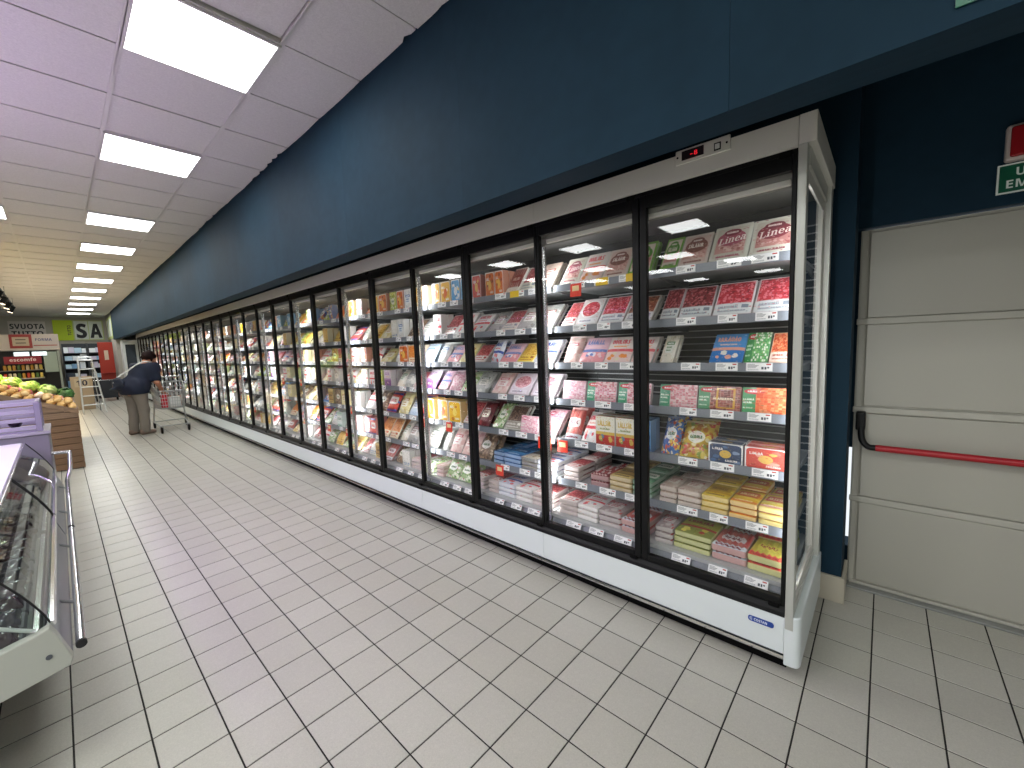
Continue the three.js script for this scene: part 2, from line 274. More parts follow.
{
  const proto = thing('refrigerated_cabinet', '', 'refrigerator', [0, 0, Z0], 0, 'glass door refrigerators along the wall');
  const L = ML;
  // white kick panel: curved lower front, silver bumper, black toe recess
  part(proto, 'kick_panel', prismZ([[XF, 0.268], [XF - 0.002, 0.24], [XF - 0.004, 0.14], [XF - 0.002, 0.115], [XF + 0.006, 0.094], [XF + 0.02, 0.082], [XF + 0.05, 0.08], [XF + 0.05, 0.268]], -0.001, -L + 0.001, 0.0015), whitePaint, 'white lower front panel');
  part(proto, 'bumper_strip', prismZ([[XF - 0.003, 0.112], [XF - 0.010, 0.108], [XF - 0.013, 0.1], [XF - 0.010, 0.092], [XF - 0.001, 0.089]], 0, -L), chrome, 'silver bumper strip');
  part(proto, 'toe_plate', bx(XF + 0.075, XF + 0.09, 0.001, 0.12, 0, -L), blackMatt);
  part(proto, 'body_base', bx(XF + 0.05, 2.6, 0.12, 0.30, 0, -L), whiteMetal);
  part(proto, 'door_sill', prismZ([[XF + 0.001, 0.269], [XF + 0.05, 0.269], [XF + 0.06, 0.31], [XF + 0.03, 0.31], [XF + 0.006, 0.285]], 0, -L), blackPlastic);
  // header with a lip, black rail beneath
  part(proto, 'header', prismZ([[XF, 2.119], [XF + 0.03, 2.115], [XF + 0.03, 2.21], [XF + 0.012, 2.224], [XF + 0.002, 2.222]], -0.0008, -L + 0.0008, 0.001), whiteMetal, 'off-white header fascia');
  part(proto, 'roof', bx(XF + 0.03, 2.6, 2.15, 2.2, 0, -L), greyMetal);
  part(proto, 'door_track', mg([bx(XF + 0.018, XF + 0.06, 2.098, 2.118, 0, -L), bx(XF + 0.03, XF + 0.075, 2.06, 2.1, 0, -L)]), blackPlastic);
  part(proto, 'back_panel', bx(2.585, 2.6, 0.3, 2.15, 0, -L), backGrey, 'dark grey back panel');
  part(proto, 'back_grille', mg(Array.from({ length: 42 }, (_, k) => bx(2.574, 2.58, 0.4 + k * 0.038, 0.406 + k * 0.038, -0.004, -L + 0.004))), shelfGrey, 'pale horizontal wires of the back grille').userData.kind = 'stuff';
  part(proto, 'inner_canopy', prismZ([[XF + 0.06, 2.1], [XF + 0.068, 2.03], [XF + 0.1, 2.0], [XF + 0.115, 2.06], [2.585, 2.08], [2.585, 2.15], [XF + 0.06, 2.15]], -0.0005, -L + 0.0005), mat(0x8a8a84, 0.55), 'grey air duct profile');
  part(proto, 'light_bar', mg([rbx(XF + 0.066, XF + 0.088, 2.004, 2.026, -0.03, -L + 0.03, 0.005, 2)]), mat(0xd9d8cf, 0.35));
  // two framed glass doors
  for (let k = 0; k < 2; k++) {
    const za = -k * DW - 0.002, zb = za - DW + 0.004, sn = k === 0 ? 0.017 : 0.034, sf = k === 0 ? 0.034 : 0.017, x0 = XF + 0.012, x1 = XF + 0.042;
    const fr = part(proto, 'glass_door', mg([rbx(x0, x1, 0.312, 2.098, za - sn, za, 0.004, 1), rbx(x0, x1, 0.312, 2.098, zb, zb + sf, 0.004, 1), rbx(x0, x1, 0.312, 0.342, zb + sf, za - sn, 0.003, 1), rbx(x0, x1, 2.04, 2.098, zb + sf, za - sn, 0.003, 1)]), blackPlastic, 'black framed glass door');
    part(fr, 'glass_pane', new THREE.PlaneGeometry(DW - 0.004 - sn - sf, 1.698).rotateY(-Math.PI / 2).translate(XF + 0.026, 1.191, (zb + sf + za - sn) / 2), glassPane, 'clear door glass');
    for (const [ya, yb] of [[2.09, 2.112], [0.298, 0.316]]) part(fr, 'hinge', rbx(x0 - 0.004, x0 + 0.02, ya, yb, za - 0.06, za - 0.02, 0.003, 1), blackMatt);
  }
  // shelves with price rails
  SHELF_Y.forEach((y, i) => {
    const deck = i === 6, xa = deck ? XF + 0.085 : XS, sh = part(proto, 'shelf', mg(deck ? [bx(xa + 0.006, 2.572, y + 0.002, y + 0.022, -0.004, -L + 0.004)] : [bx(xa + 0.006, 2.572, y + 0.014, y + 0.024, -0.012, -L + 0.012), bx(xa + 0.004, xa + 0.03, y + 0.006, y + 0.014, -0.012, -L + 0.012)]), shelfGrey, deck ? 'grey bottom deck' : 'grey steel shelf');
    part(sh, 'price_rail', deck ? prismZ([[xa, y - 0.028], [xa + 0.006, y - 0.028], [xa + 0.03, y + 0.02], [xa + 0.024, y + 0.02]], -0.006, -L + 0.006) : prismZ([[xa - 0.006, y], [xa + 0.003, y], [xa + 0.006, y + RAIL_H], [xa - 0.001, y + RAIL_H]], -0.012, -L + 0.012), railGrey, 'grey price rail');
    if (!deck) for (const z of [-0.016, -DW + 0.006, -L + 0.022]) part(sh, 'bracket', prismZ([[xa + 0.02, y + 0.014], [2.57, y - 0.03], [2.57, y + 0.014]], z, z - 0.006), greyMetal);
  });
  // LED post at the near end of each module
  const post = part(proto, 'led_post', mg([rbx(XF + 0.093, XF + 0.113, 0.36, 2.0, -0.05, -0.002, 0.005, 2), rbx(XF + 0.086, XF + 0.1, 0.36, 2.0, -0.032, -0.02, 0.004, 2)]), alu, 'aluminium LED post');
  part(post, 'led_strip', bx(XF + 0.1132, XF + 0.115, 0.4, 1.98, -0.042, -0.01), ledGlow, 'white LED strip');

  for (let m = 1; m < NM; m++) { const c = proto.clone(); c.name = numbered('refrigerated_cabinet'); c.position.z = Z0 - ML * m; scene.add(c); c.userData = { ...proto.userData, label: `white two-door glass refrigerator, ${ORD[m]} cabinet from the emergency door` }; modules(m, c); }
  proto.userData.label = 'white two-door glass refrigerator with temperature display, next to the emergency door';
  modules(0, proto);

  function modules(m, g) {
    // price tags differ from shelf to shelf
    g.children.filter(c => c.name === 'shelf').forEach((sh, i) => {
      const y = SHELF_Y[i], deck = i === 6, xa = deck ? XF + 0.085 : XS;
      for (let d = 0; d < 2; d++) {
        const n = m < 9 ? 3 : 2;
        for (let k = 0; k < n; k++) {
          const z = -d * DW - 0.1 - (DW - 0.15) * (k + rr(-0.12, 0.12) + 0.15) / n, w = rr(0.08, 0.105);
          const t = part(sh, 'price_tag', tagGeo(w), (m < 4 ? tagMat : tagPlain)); t.position.set(xa - 0.0065, y + (deck ? -0.005 : 0.023), z); t.rotation.z = deck ? -0.46 : -0.075;
        }
      }
    });
    if (!m) g.children.find(c => c.name === 'led_post').scale.z = 0.4;
    areaLight(new THREE.Color(0.96, 0.98, 1), CASE_LED, m ? 0.03 : 0.012, 1.58, [XF + 0.117, 1.19, g.position.z - (m ? 0.026 : 0.0105)], [1, 0, 0]);
  }
  function tagGeo(w) { const k = Math.round(w * 200); tagGeo.c ??= {}; return tagGeo.c[k] ??= new THREE.BoxGeometry(0.0016, 0.038, w); }

  // ---- end of the run: base corner, glazed side, header return, display, badge
  const e = proto, zE = 0.056;
  const cornerShape = new THREE.Shape(); { const x0 = XF - 0.004, x1 = 2.6, z0 = 0, z1 = zE, r = 0.032; cornerShape.moveTo(x0, z0); cornerShape.lineTo(x0, z1 - r); cornerShape.quadraticCurveTo(x0, z1, x0 + r, z1); cornerShape.lineTo(x1, z1); cornerShape.lineTo(x1, z0); cornerShape.closePath(); }
  part(e, 'end_base', new THREE.ExtrudeGeometry(cornerShape, { depth: 0.205, bevelEnabled: true, bevelSize: 0.006, bevelThickness: 0.008, bevelOffset: -0.006, bevelSegments: 3, curveSegments: 8 }).rotateX(Math.PI / 2).translate(0, 0.277, 0), whitePaint, 'rounded white base corner');
  part(e, 'end_post', rbx(XF - 0.006, XF + 0.04, 0.225, 2.119, 0.0005, 0.03, 0.004, 2), mat(0xbfc1ba, 0.35, { metalness: 0.3 }), 'pale metal corner post');
  part(e, 'end_header', mg([rbx(XF - 0.001, 2.6, 2.119, 2.224, 0.0005, zE, 0.003, 1)]), whiteMetal);
  part(e, 'end_frame', mg([bx(XF + 0.04, 2.53, 2.05, 2.119, 0.001, 0.034), bx(2.53, 2.6, 0.279, 2.119, 0.001, 0.05), bx(XF + 0.04, 2.53, 0.279, 0.32, 0.001, 0.03)]), mat(0xc9cac3, 0.35, { metalness: 0.2 }), 'pale outer window frame');
  part(e, 'end_inner_frame', mg([bx(XF + 0.04, XF + 0.06, 0.32, 2.05, 0.02, 0.026), bx(2.47, 2.53, 0.32, 2.05, 0.02, 0.026), bx(XF + 0.06, 2.47, 2.0, 2.05, 0.02, 0.026), bx(XF + 0.06, 2.47, 0.32, 0.36, 0.02, 0.026)]), whiteMetal);
  part(e, 'end_glass', new THREE.PlaneGeometry(2.47 - XF - 0.06, 1.64).translate((2.47 + XF + 0.06) / 2, 1.18, 0.0215), glassPane, 'clear side glass');
  const dTex = canvasTex(256, 128, (c, w, h) => { c.fillStyle = '#0a0708'; c.fillRect(0, 0, w, h); c.fillStyle = '#ff2a36'; c.font = 'bold 84px monospace'; c.textAlign = 'center'; c.textBaseline = 'middle'; c.fillText('-8', 140, 66); });
  const dp = part(e, 'display_panel', rbx(XF - 0.008, XF + 0.002, 2.178, 2.236, -0.445, -0.228, 0.003, 1), whiteMetal, 'raised control plate');
  part(dp, 'temperature_display', bx(XF - 0.0105, XF - 0.008, 2.19, 2.227, -0.418, -0.328), mat(0xffffff, 0.3, { map: dTex, emissive: 0xffffff, emissiveMap: dTex, emissiveIntensity: 0.7 }), 'black display with red digits');
  part(dp, 'switch', mg([bx(XF - 0.0105, XF - 0.008, 2.188, 2.218, -0.288, -0.262)]), blackPlastic);
  part(dp, 'switch_rocker', rbx(XF - 0.013, XF - 0.0105, 2.193, 2.213, -0.284, -0.266, 0.001, 1), mat(0xd9d9d5, 0.4));
  for (const z of [-0.436, -0.24]) part(dp, 'screw', new THREE.CylinderGeometry(0.004, 0.004, 0.003, 10).rotateZ(Math.PI / 2).translate(XF - 0.009, 2.207, z), blackMatt);
  const lTex = canvasTex(512, 128, (c, w, h) => {
    c.fillStyle = '#e3e8e6'; c.fillRect(0, 0, w, h); c.fillStyle = '#1c4296'; c.beginPath(); c.roundRect(10, 10, w - 20, h - 20, 50); c.fill();
    c.strokeStyle = '#dfe8f6'; c.lineWidth = 9; c.beginPath(); c.arc(72, 64, 26, 0.7, 5.6); c.stroke(); c.beginPath(); c.moveTo(50, 64); c.lineTo(94, 64); c.stroke();
    c.fillStyle = '#eef3fb'; c.font = 'bold 66px sans-serif'; c.textBaseline = 'middle'; c.textAlign = 'left'; c.fillText('COSTAN', 122, 68);
  });
  const bd = new THREE.Shape(); { const w = 0.1, h = 0.03, r = 0.0149; bd.moveTo(r, 0); bd.lineTo(w - r, 0); bd.absarc(w - r, r, r, -Math.PI / 2, Math.PI / 2); bd.lineTo(r, h); bd.absarc(r, r, r, Math.PI / 2, Math.PI * 1.5); }
  const badge = new THREE.ExtrudeGeometry(bd, { depth: 0.002, bevelEnabled: false, curveSegments: 10 });
  { const p = badge.attributes.position, u = badge.attributes.uv; for (let i = 0; i < p.count; i++) u.setXY(i, p.getX(i) / 0.1, p.getY(i) / 0.03); }
  badge.rotateY(-Math.PI / 2);
  part(e, 'badge', badge, mat(0xffffff, 0.35, { map: lTex }), 'blue oval maker badge with white letters').position.set(XF - 0.0035, 0.205, -0.134);
  // last cabinet: white end wall
  const last = scene.children.filter(o => o.name.startsWith('refrigerated_cabinet')).pop();
  part(last, 'end_wall', bx(XF, 2.6, 0.07, 2.224, -ML, -ML - 0.05), whitePaint);
}

// ---------------------------------------------------------------- printed packs: one atlas of 64 designs
const CELL = 256, DESIGNS = {}, designList = [];
const prints = canvasTex(2048, 2048, c => {
  const S = CELL;
  const blob = (x, y, r, col) => { c.fillStyle = col; c.beginPath(); for (let i = 0; i <= 10; i++) { const a = i / 10 * 6.283, q = r * rr(0.75, 1.15); c[i ? 'lineTo' : 'moveTo'](x + q * Math.cos(a), y + q * 0.8 * Math.sin(a)); } c.fill(); };
  const squig = (x, y, w, h, col, lw) => { c.strokeStyle = col; c.lineCap = 'round'; c.lineWidth = Math.max(2, lw * 0.75); const cw = Math.max(5, h * 0.62); for (let q = x; q < x + w - cw * 0.6; q += cw) { const a = q + cw * 0.12, b = q + cw * 0.74, t = y - h * 0.42, u = y + h * 0.42, k = Math.floor(rnd() * 5); c.beginPath(); if (k === 0) { c.moveTo(a, t); c.lineTo(a, u); c.lineTo(b, u); } else if (k === 1) { c.ellipse((a + b) / 2, y, (b - a) / 2, h * 0.4, 0, 0, 6.3); } else if (k === 2) { c.moveTo(a, u); c.lineTo((a + b) / 2, t); c.lineTo(b, u); } else if (k === 3) { c.moveTo(a, u); c.lineTo(a, t); c.quadraticCurveTo(b * 1.02, y - h * 0.2, a, y); c.lineTo(b, u); } else { c.moveTo(b, t); c.quadraticCurveTo(a - 2, t, (a + b) / 2, y); c.quadraticCurveTo(b + 2, u, a, u); } c.stroke(); } };
  const zig = (x, y, w, h, col, lw) => { c.strokeStyle = col; c.lineWidth = lw; c.lineCap = 'round'; c.beginPath(); const n = Math.max(4, Math.round(w / h * 1.6)); for (let i = 0; i <= n; i++) { const px = x + w * i / n, py = y + (i % 2 ? -1 : 1) * h * rr(0.2, 0.5); c[i ? 'lineTo' : 'moveTo'](px, py); } c.stroke(); };
  const meat = (x, y, w, h, base, light, dark, n = 60) => { c.save(); c.beginPath(); c.rect(x, y, w, h); c.clip(); c.fillStyle = base; c.fillRect(x, y, w, h); for (let i = 0; i < n * 3; i++) blob(x + rnd() * w, y + rnd() * h, rr(3, 13), pick([base, light, dark, light, base])); c.restore(); };
  const T = {
    oval(a) { c.fillStyle = a[0]; c.fillRect(0, 0, S, S); c.fillStyle = a[1]; c.fillRect(26, 26, S - 52, S - 52); meat(34, 110, S - 68, 92, a[2], a[3], a[4], 30); c.fillStyle = a[5]; c.beginPath(); c.ellipse(128, 104, 92, 52, 0, 0, 7); c.fill(); c.fillStyle = a[6] || a[5]; c.beginPath(); c.ellipse(128, 62, 56, 24, 0, 0, 7); c.fill();
      if (a[7]) { c.save(); c.translate(130, 112); c.rotate(-0.12); c.fillStyle = '#fff6ee'; c.font = 'italic bold 62px serif'; c.textAlign = 'center'; c.textBaseline = 'middle'; c.fillText(a[7], 0, 0); c.restore(); } else squig(60, 104, 136, 30, '#fff3ea', 9); squig(90, 62, 76, 12, '#fff3ea', 5); squig(50, 224, 150, 10, a[5], 4); },
    window(a) { c.fillStyle = a[0]; c.fillRect(0, 0, S, S); meat(16, 14, S - 32, 158, a[1], a[2], a[3], 90); c.fillStyle = a[4]; c.fillRect(10, 176, S - 20, 70); squig(34, 200, 130, 16, a[5], 5); squig(34, 226, 180, 10, a[5], 3); c.fillStyle = a[6] || a[5]; c.fillRect(186, 186, 42, 24); },
    ring(a) { c.fillStyle = a[0]; c.fillRect(0, 0, S, S); c.fillStyle = a[1]; c.beginPath(); c.ellipse(128, 110, 108, 86, 0, 0, 7); c.fill(); c.save(); c.beginPath(); c.ellipse(128, 110, 92, 70, 0, 0, 7); c.clip(); meat(30, 34, 200, 160, a[2], a[3], a[4], 60); c.restore(); c.fillStyle = a[5]; c.fillRect(30, 200, 196, 40); squig(48, 220, 130, 12, a[6], 4); },
    sausages(a) { c.fillStyle = a[0]; c.fillRect(0, 0, S, S); for (let i = 0; i < 6; i++) { c.fillStyle = i % 2 ? a[1] : a[2]; c.beginPath(); c.roundRect(10 + i * 40, 14, 34, 190, 16); c.fill(); c.fillStyle = 'rgba(255,255,255,.18)'; c.fillRect(18 + i * 40, 24, 6, 170); } c.fillStyle = a[3]; c.beginPath(); c.roundRect(40, 84, 176, 74, 26); c.fill(); squig(60, 120, 136, 30, a[4], 9); c.fillStyle = a[5] || a[3]; c.fillRect(0, 212, S, 44); squig(30, 234, 190, 12, a[4], 5); },
    cubes(a) { c.fillStyle = a[0]; c.fillRect(0, 0, S, S); c.fillStyle = a[1]; c.fillRect(0, 0, 78, S); c.fillStyle = a[2]; c.beginPath(); c.ellipse(70, 44, 56, 26, 0, 0, 7); c.fill(); squig(34, 44, 72, 14, '#fff', 6); squig(12, 120, 56, 16, '#e9f6e4', 6); squig(12, 150, 50, 16, '#e9f6e4', 6); squig(12, 200, 54, 12, '#e9f6e4', 4);
      for (let i = 0; i < 9; i++) for (let j = 0; j < 12; j++) { c.fillStyle = pick([a[3], a[4], a[5]]); c.fillRect(82 + i * 19 + rr(-3, 3), 8 + j * 20 + rr(-3, 3), 17, 17); } if (a[6]) { c.strokeStyle = a[6]; c.lineWidth = 12; c.strokeRect(120, 30, 96, 190); squig(96, 130, 120, 22, '#fff6d8', 7); } },
    card(a) { c.fillStyle = '#f1f2ee'; c.fillRect(0, 0, S, S); c.fillStyle = a[0]; c.beginPath(); c.roundRect(14, 14, S - 28, S - 28, 34); c.fill(); for (let i = 0; i < 9; i++) blob(rr(40, 216), rr(40, 216), rr(12, 30), pick(a.slice(1))); c.fillStyle = a[1]; c.beginPath(); c.ellipse(128, 128, 42, 46, 0, 0, 7); c.fill(); squig(34, 70, 80, 26, '#f5f2ea', 8); squig(130, 200, 90, 20, '#f5f2ea', 7); },
    bands(a) { c.fillStyle = a[0]; c.fillRect(0, 0, S, S); c.fillStyle = a[1]; c.fillRect(0, 150, S, 106); c.fillStyle = a[2]; c.fillRect(0, 130, S, 26); squig(34, 60, 180, 40, a[2], 13); for (let i = 0; i < 6; i++) blob(rr(40, 216), rr(170, 232), rr(14, 28), pick([a[3], a[4], a[2]])); squig(60, 106, 130, 12, a[3], 5); },
    stripes(a) { c.fillStyle = a[0]; c.fillRect(0, 0, S, S); for (let i = 0; i < 5; i++) { c.fillStyle = a[1 + i % 2]; c.fillRect(0, 10 + i * 52, S, 26); } c.fillStyle = a[3]; c.beginPath(); c.roundRect(30, 70, 196, 90, 20); c.fill(); squig(48, 114, 160, 36, a[4], 11); squig(40, 220, 170, 14, a[4], 5); },
    film(a) { c.fillStyle = a[0]; c.fillRect(0, 0, S, S); for (let i = 0; i < 26; i++) blob(rnd() * S, rnd() * S, rr(14, 40), pick([a[0], a[1], a[2]])); c.fillStyle = a[3]; c.beginPath(); c.roundRect(54, 70, 148, 104, 12); c.fill(); c.fillStyle = a[4]; c.fillRect(54, 70, 148, 30); squig(72, 86, 110, 12, '#fff', 5); squig(72, 124, 100, 14, a[4], 5); squig(72, 150, 90, 10, a[4], 4); },
    salad(a) { c.fillStyle = a[0]; c.fillRect(0, 0, S, S); for (let i = 0; i < 90; i++) blob(rnd() * S, rnd() * S, rr(8, 26), pick(a.slice(1))); c.fillStyle = 'rgba(245,246,240,.9)'; c.beginPath(); c.ellipse(128, 120, 70, 42, 0, 0, 7); c.fill(); squig(78, 120, 100, 20, '#3a6a36', 7); },
  };
  const defs = [
    ['lin', 'cream ham pack with burgundy oval', 'oval', ['#e4e4d6', '#d9d5c6', '#c98d86', '#e0b9b0', '#a85a58', '#8c2b3a', '#7a2434', 'Linea']],
    ['lip', 'cream ham pack with rosy oval', 'oval', ['#e2e2d4', '#d8d3c4', '#d9a49c', '#ecccc4', '#b87470', '#b4566a', '#8d3446', 'Linea']],
    ['ovp', 'pale pink ham pack with brown oval', 'oval', ['#e3d6cc', '#e0c7bc', '#dba79c', '#ecc9bf', '#b87a70', '#8f5a50']],
    ['grp', 'green edged pink ham pack', 'oval', ['#7fb84a', '#e9ded0', '#e0a7a0', '#f0d0c8', '#c27c78', '#5e9a3c']],
    ['bre', 'bright red bresaola pack with white base', 'window', ['#d8cfd0', '#c0303c', '#e2808a', '#8e1f2c', '#dfe4e4', '#8793a0']],
    ['brd', 'dark red cured beef pack', 'window', ['#b9aeb0', '#7d2a30', '#b8686c', '#5a1a20', '#d6dcdc', '#7d8894']],
    ['brn', 'brown roast meat pack', 'window', ['#cfc8be', '#8a4a34', '#b8805e', '#5e2e22', '#d9dcda', '#7f8890']],
    ['blu', 'blue pack of pink frankfurters', 'bands', ['#4d93cf', '#2f78c0', '#e9a894', '#f1c8b0', '#e9e6dc']],
    ['grr', 'green pack with red badge', 'cubes', ['#4f9a58', '#3f9050', '#cf2f36', '#7fbf72', '#5aa860', '#e6efdc']],
    ['sal', 'orange sliced salmon pack', 'window', ['#f0c8a8', '#e8683c', '#f4a478', '#d04a28', '#f2e2d4', '#c2543a']],
    ['cub', 'pink diced bacon tray with green side', 'cubes', ['#d8c4c4', '#4fa27c', '#cc3a46', '#d98f98', '#c46a76', '#e9c4c6']],
    ['spk', 'red speck tray with yellow band', 'cubes', ['#b98c82', '#4c9468', '#cc3a40', '#8e4238', '#a85a4a', '#703028', '#d6a63c']],
    ['gro', 'green and bright orange tray', 'cubes', ['#f08050', '#3d9a5c', '#d02c38', '#f0703c', '#e8562c', '#f8a070']],
    ['mix', 'blue and yellow printed pouch', 'salad', ['#3d6cb0', '#e8c34a', '#e9e4d4', '#3a5aa0', '#d0603c']],
    ['yel', 'yellow mottled pouch', 'salad', ['#c8a83c', '#e2cc5c', '#b8722c', '#e9dfae', '#8a9a3c', '#c04a3a']],
    ['dbl', 'navy carton with white rounded border', 'card', ['#2a3f60', '#d8b24c', '#4a6a94', '#1f3050', '#7a8fae']],
    ['rdc', 'coral red carton with white rounded border', 'card', ['#dc5448', '#f0c468', '#e8786a', '#c83c36', '#f2a898']],
    ['bei', 'beige sliced turkey pack', 'film', ['#cdb9aa', '#bfa596', '#d9ccc0', '#ece4da', '#b05a4c']],
    ['yst', 'yellow striped frankfurter pack', 'stripes', ['#e8c42c', '#f0d858', '#d8a820', '#c8a030', '#8a5a20']],
    ['yor', 'yellow and orange frankfurter pack', 'stripes', ['#e9b92a', '#e88a3c', '#f2d250', '#d86a34', '#fbe9b0']],
    ['ypk', 'yellow and pink sliced pack', 'stripes', ['#ecd24a', '#e6a49a', '#f2e28a', '#d85a5a', '#fff0d0']],
    ['rgs', 'red and grey film pack', 'film', ['#a89a98', '#b24a4c', '#c8c0be', '#dcd4d0', '#b8323a']],
    ['ygr', 'yellow green frankfurter pack', 'bands', ['#b8bc4c', '#8a9244', '#b03434', '#e9dc6a', '#d8ca50']],
    ['rws', 'red and white sausage pack', 'sausages', ['#b8706a', '#c0524c', '#d0766a', '#e8e2e0', '#7a2a34', '#cfd6dc']],
    ['yls', 'lime yellow sausage pack', 'sausages', ['#c4c44a', '#d8cc58', '#c8b84a', '#e4da60', '#b0343a', '#d05048']],
    ['whr', 'white tray with round red meat', 'ring', ['#dcdad8', '#f0eeec', '#cc3a48', '#ea8e92', '#a02432', '#e8eaea', '#8890a0']],
    ['pio', 'white pack with pink and orange print', 'bands', ['#e9e0da', '#ecd2cc', '#e2666c', '#f0964a', '#e8e0c4']],
    ['box', 'white carton with red base and meadow print', 'bands', ['#e4e2d2', '#b8423c', '#d0b45c', '#8a9c5c', '#6a84a8']],
    ['gld', 'gold banded pack', 'stripes', ['#c4a860', '#e2cc88', '#8a6a34', '#b08c44', '#5a3a1c']],
    ['grn', 'green wrapped pack', 'stripes', ['#5f9a72', '#8ab894', '#4a7e5c', '#dfe8d8', '#3c6a4c']],
    ['rst', 'red and white striped pack', 'sausages', ['#8e2c34', '#b8343c', '#e4d8d4', '#a02a34', '#f2e4dc', '#7a2029']],
    ['ora', 'orange snack carton', 'card', ['#e2742c', '#f4c45a', '#c8501e', '#f0a050', '#9a3c1c']],
    ['skw', 'white framed pack of dark red skewers', 'sausages', ['#e6dfd4', '#8e3a34', '#a4524a', '#9a4038', '#e8d8c8', '#e9e2d8']],
    ['frm', 'white framed raw meat tray', 'window', ['#efeae2', '#a8454c', '#cc7c7c', '#7c2e34', '#dcd8c8', '#88929a']],
    ['del', 'clear deli tray with grey lid', 'film', ['#a9a8a2', '#8a8c88', '#c4beb4', '#e6e4de', '#8c4a44']],
    ['pkb', 'pink and blue sliced pack', 'bands', ['#e4bcc8', '#e89aa0', '#6a84c0', '#f0d0d4', '#e9e4ea']],
    ['ylt', 'yellow cheese tray', 'window', ['#e2d49c', '#d8a83c', '#ecc868', '#b8822c', '#e8c84c', '#a05a28']],
    ['blw', 'blue and white sliced pack', 'bands', ['#e4e8f0', '#d8dce8', '#4058a8', '#e06a6a', '#8ea2d0']],
    ['clm', 'clear clamshell of pink ham', 'ring', ['#d8ccd4', '#e6dce2', '#d8949c', '#ecc0c2', '#c0707c', '#e4dce4', '#9a8aa0']],
    ['drk', 'tray of dark diced meat', 'window', ['#b8b8ae', '#5c463c', '#86705e', '#3a2a26', '#8a8478', '#d0ccc0']],
    ['pkc', 'pale pink cubed ham tray', 'cubes', ['#e2c2c8', '#e2b4c0', '#c8506c', '#e4b2bc', '#d894a4', '#f0d4d8']],
    ['blp', 'bright blue pack', 'stripes', ['#3a86c4', '#2a66a8', '#5aa6dc', '#24508c', '#d4e6f4']],
    ['dkw', 'black and white pack', 'bands', ['#3c3a38', '#d8d0c0', '#e4dcc8', '#c0a878', '#8a6a4a']],
    ['rbm', 'red sliced meat pack', 'window', ['#cdb8b4', '#b03c40', '#d8787a', '#80262c', '#e4ded8', '#b83a3c']],
    ['cry', 'yellow and orange carton', 'card', ['#e8b43a', '#e2702c', '#f2dc84', '#d88c2c', '#fff0c4']],
    ['bcr', 'sky blue carton', 'card', ['#5aa8dc', '#e8f0f4', '#3a80bc', '#8ac8ec', '#f0d878']],
    ['wrd', 'white pack with red band', 'bands', ['#efece8', '#e4e0dc', '#d8404c', '#e89a8a', '#c8d0d8']],
    ['gws', 'green and white salad bag', 'salad', ['#9ab87a', '#dfe8cc', '#6a9a54', '#c8d8a8', '#f0f0e4', '#c06a6a']],
    ['pkp', 'pale pink pillow pouch', 'film', ['#e8c8c0', '#f0dcd4', '#dcb0a8', '#f2e8e2', '#c86a6c']],
    ['brp', 'brown mushroom pouch', 'salad', ['#7a6450', '#a48a6c', '#5a4636', '#c8b090', '#8a7058']],
    ['gry', 'silver grey film pouch', 'film', ['#b4b6b0', '#cdcec6', '#96988f', '#dedcd2', '#5f6a60']],
    ['wbg', 'white mozzarella bag', 'film', ['#e6e6e0', '#f2f2ee', '#d4d6d4', '#eef2f4', '#4a78b0']],
    ['ybg', 'pale yellow cheese bag', 'film', ['#e8dc9c', '#f0eac4', '#d8c878', '#f4f0dc', '#b8862c']],
    ['cre', 'cream cheese pack with green label', 'film', ['#ece6d4', '#f4f0e4', '#ddd4bc', '#eef0e6', '#5c8a4c']],
    ['org', 'orange cheddar pack', 'window', ['#f0d8b0', '#e88a34', '#f4ac5c', '#d06a20', '#f2e6cc', '#c8602c']],
    ['pur', 'purple and cream pack', 'bands', ['#e2d8e0', '#8a5a94', '#b48abc', '#e8c8a8', '#6a3c74']],
    ['rbl', 'red and blue printed pack', 'stripes', ['#d8342c', '#2c4a9c', '#e85a44', '#f0ece4', '#c82c2c']],
    ['ylb', 'bright yellow carton', 'card', ['#f0c020', '#f8e070', '#e09a18', '#fff2b0', '#d07a1c']],
    ['lmg', 'lime green pouch', 'salad', ['#b4c83c', '#dce46c', '#8aa42c', '#eef0b0', '#f4f4e0']],
    ['crm', 'cream pouch with red corner', 'bands', ['#ece4d6', '#e2d8c6', '#c83a38', '#d8c09a', '#a8b48c']],
    ['mnt', 'mint and white pack', 'stripes', ['#cfe4d8', '#a8ccb8', '#e8f2ec', '#f2f4f0', '#4a9074']],
    ['sky', 'pale blue and white bag', 'film', ['#c8dcec', '#e4eef4', '#a8c4dc', '#f0f4f6', '#3c6cb0']],
    ['trn', 'clear tray of white cheese', 'window', ['#dcdcd4', '#ecebe0', '#f6f5ee', '#d4d2c4', '#e0dfd2', '#6a8ab0']],
    ['dkr', 'maroon pack with cream label', 'film', ['#6e2a30', '#8c3c40', '#5a2026', '#e8dcc8', '#8c3038']],
  ];
  defs.forEach(([k, desc, type, a], i) => { c.save(); c.translate((i % 8) * S, Math.floor(i / 8) * S); c.beginPath(); c.rect(0, 0, S, S); c.clip(); T[type](a); for (let q = 0; q < 70; q++) { c.fillStyle = a[Math.floor(rnd() * Math.min(6, a.length))]; c.globalAlpha = 0.75; c.fillRect(rr(6, 240), rr(6, 246), rr(3, 16), rr(2, 5)); } c.globalAlpha = 1; c.restore(); DESIGNS[k] = { i, desc, col: a[0] }; designList.push(k); });
});
const printMat = mat(0xffffff, 0.3, { map: prints, clearcoat: 0.5, clearcoatRoughness: 0.15 });
const trayMats = {}; const trayMat = hex => trayMats[hex] ??= mat(new THREE.Color(hex).lerp(new THREE.Color('#d8d8d4'), 0.35), 0.4);
const gcache = {};
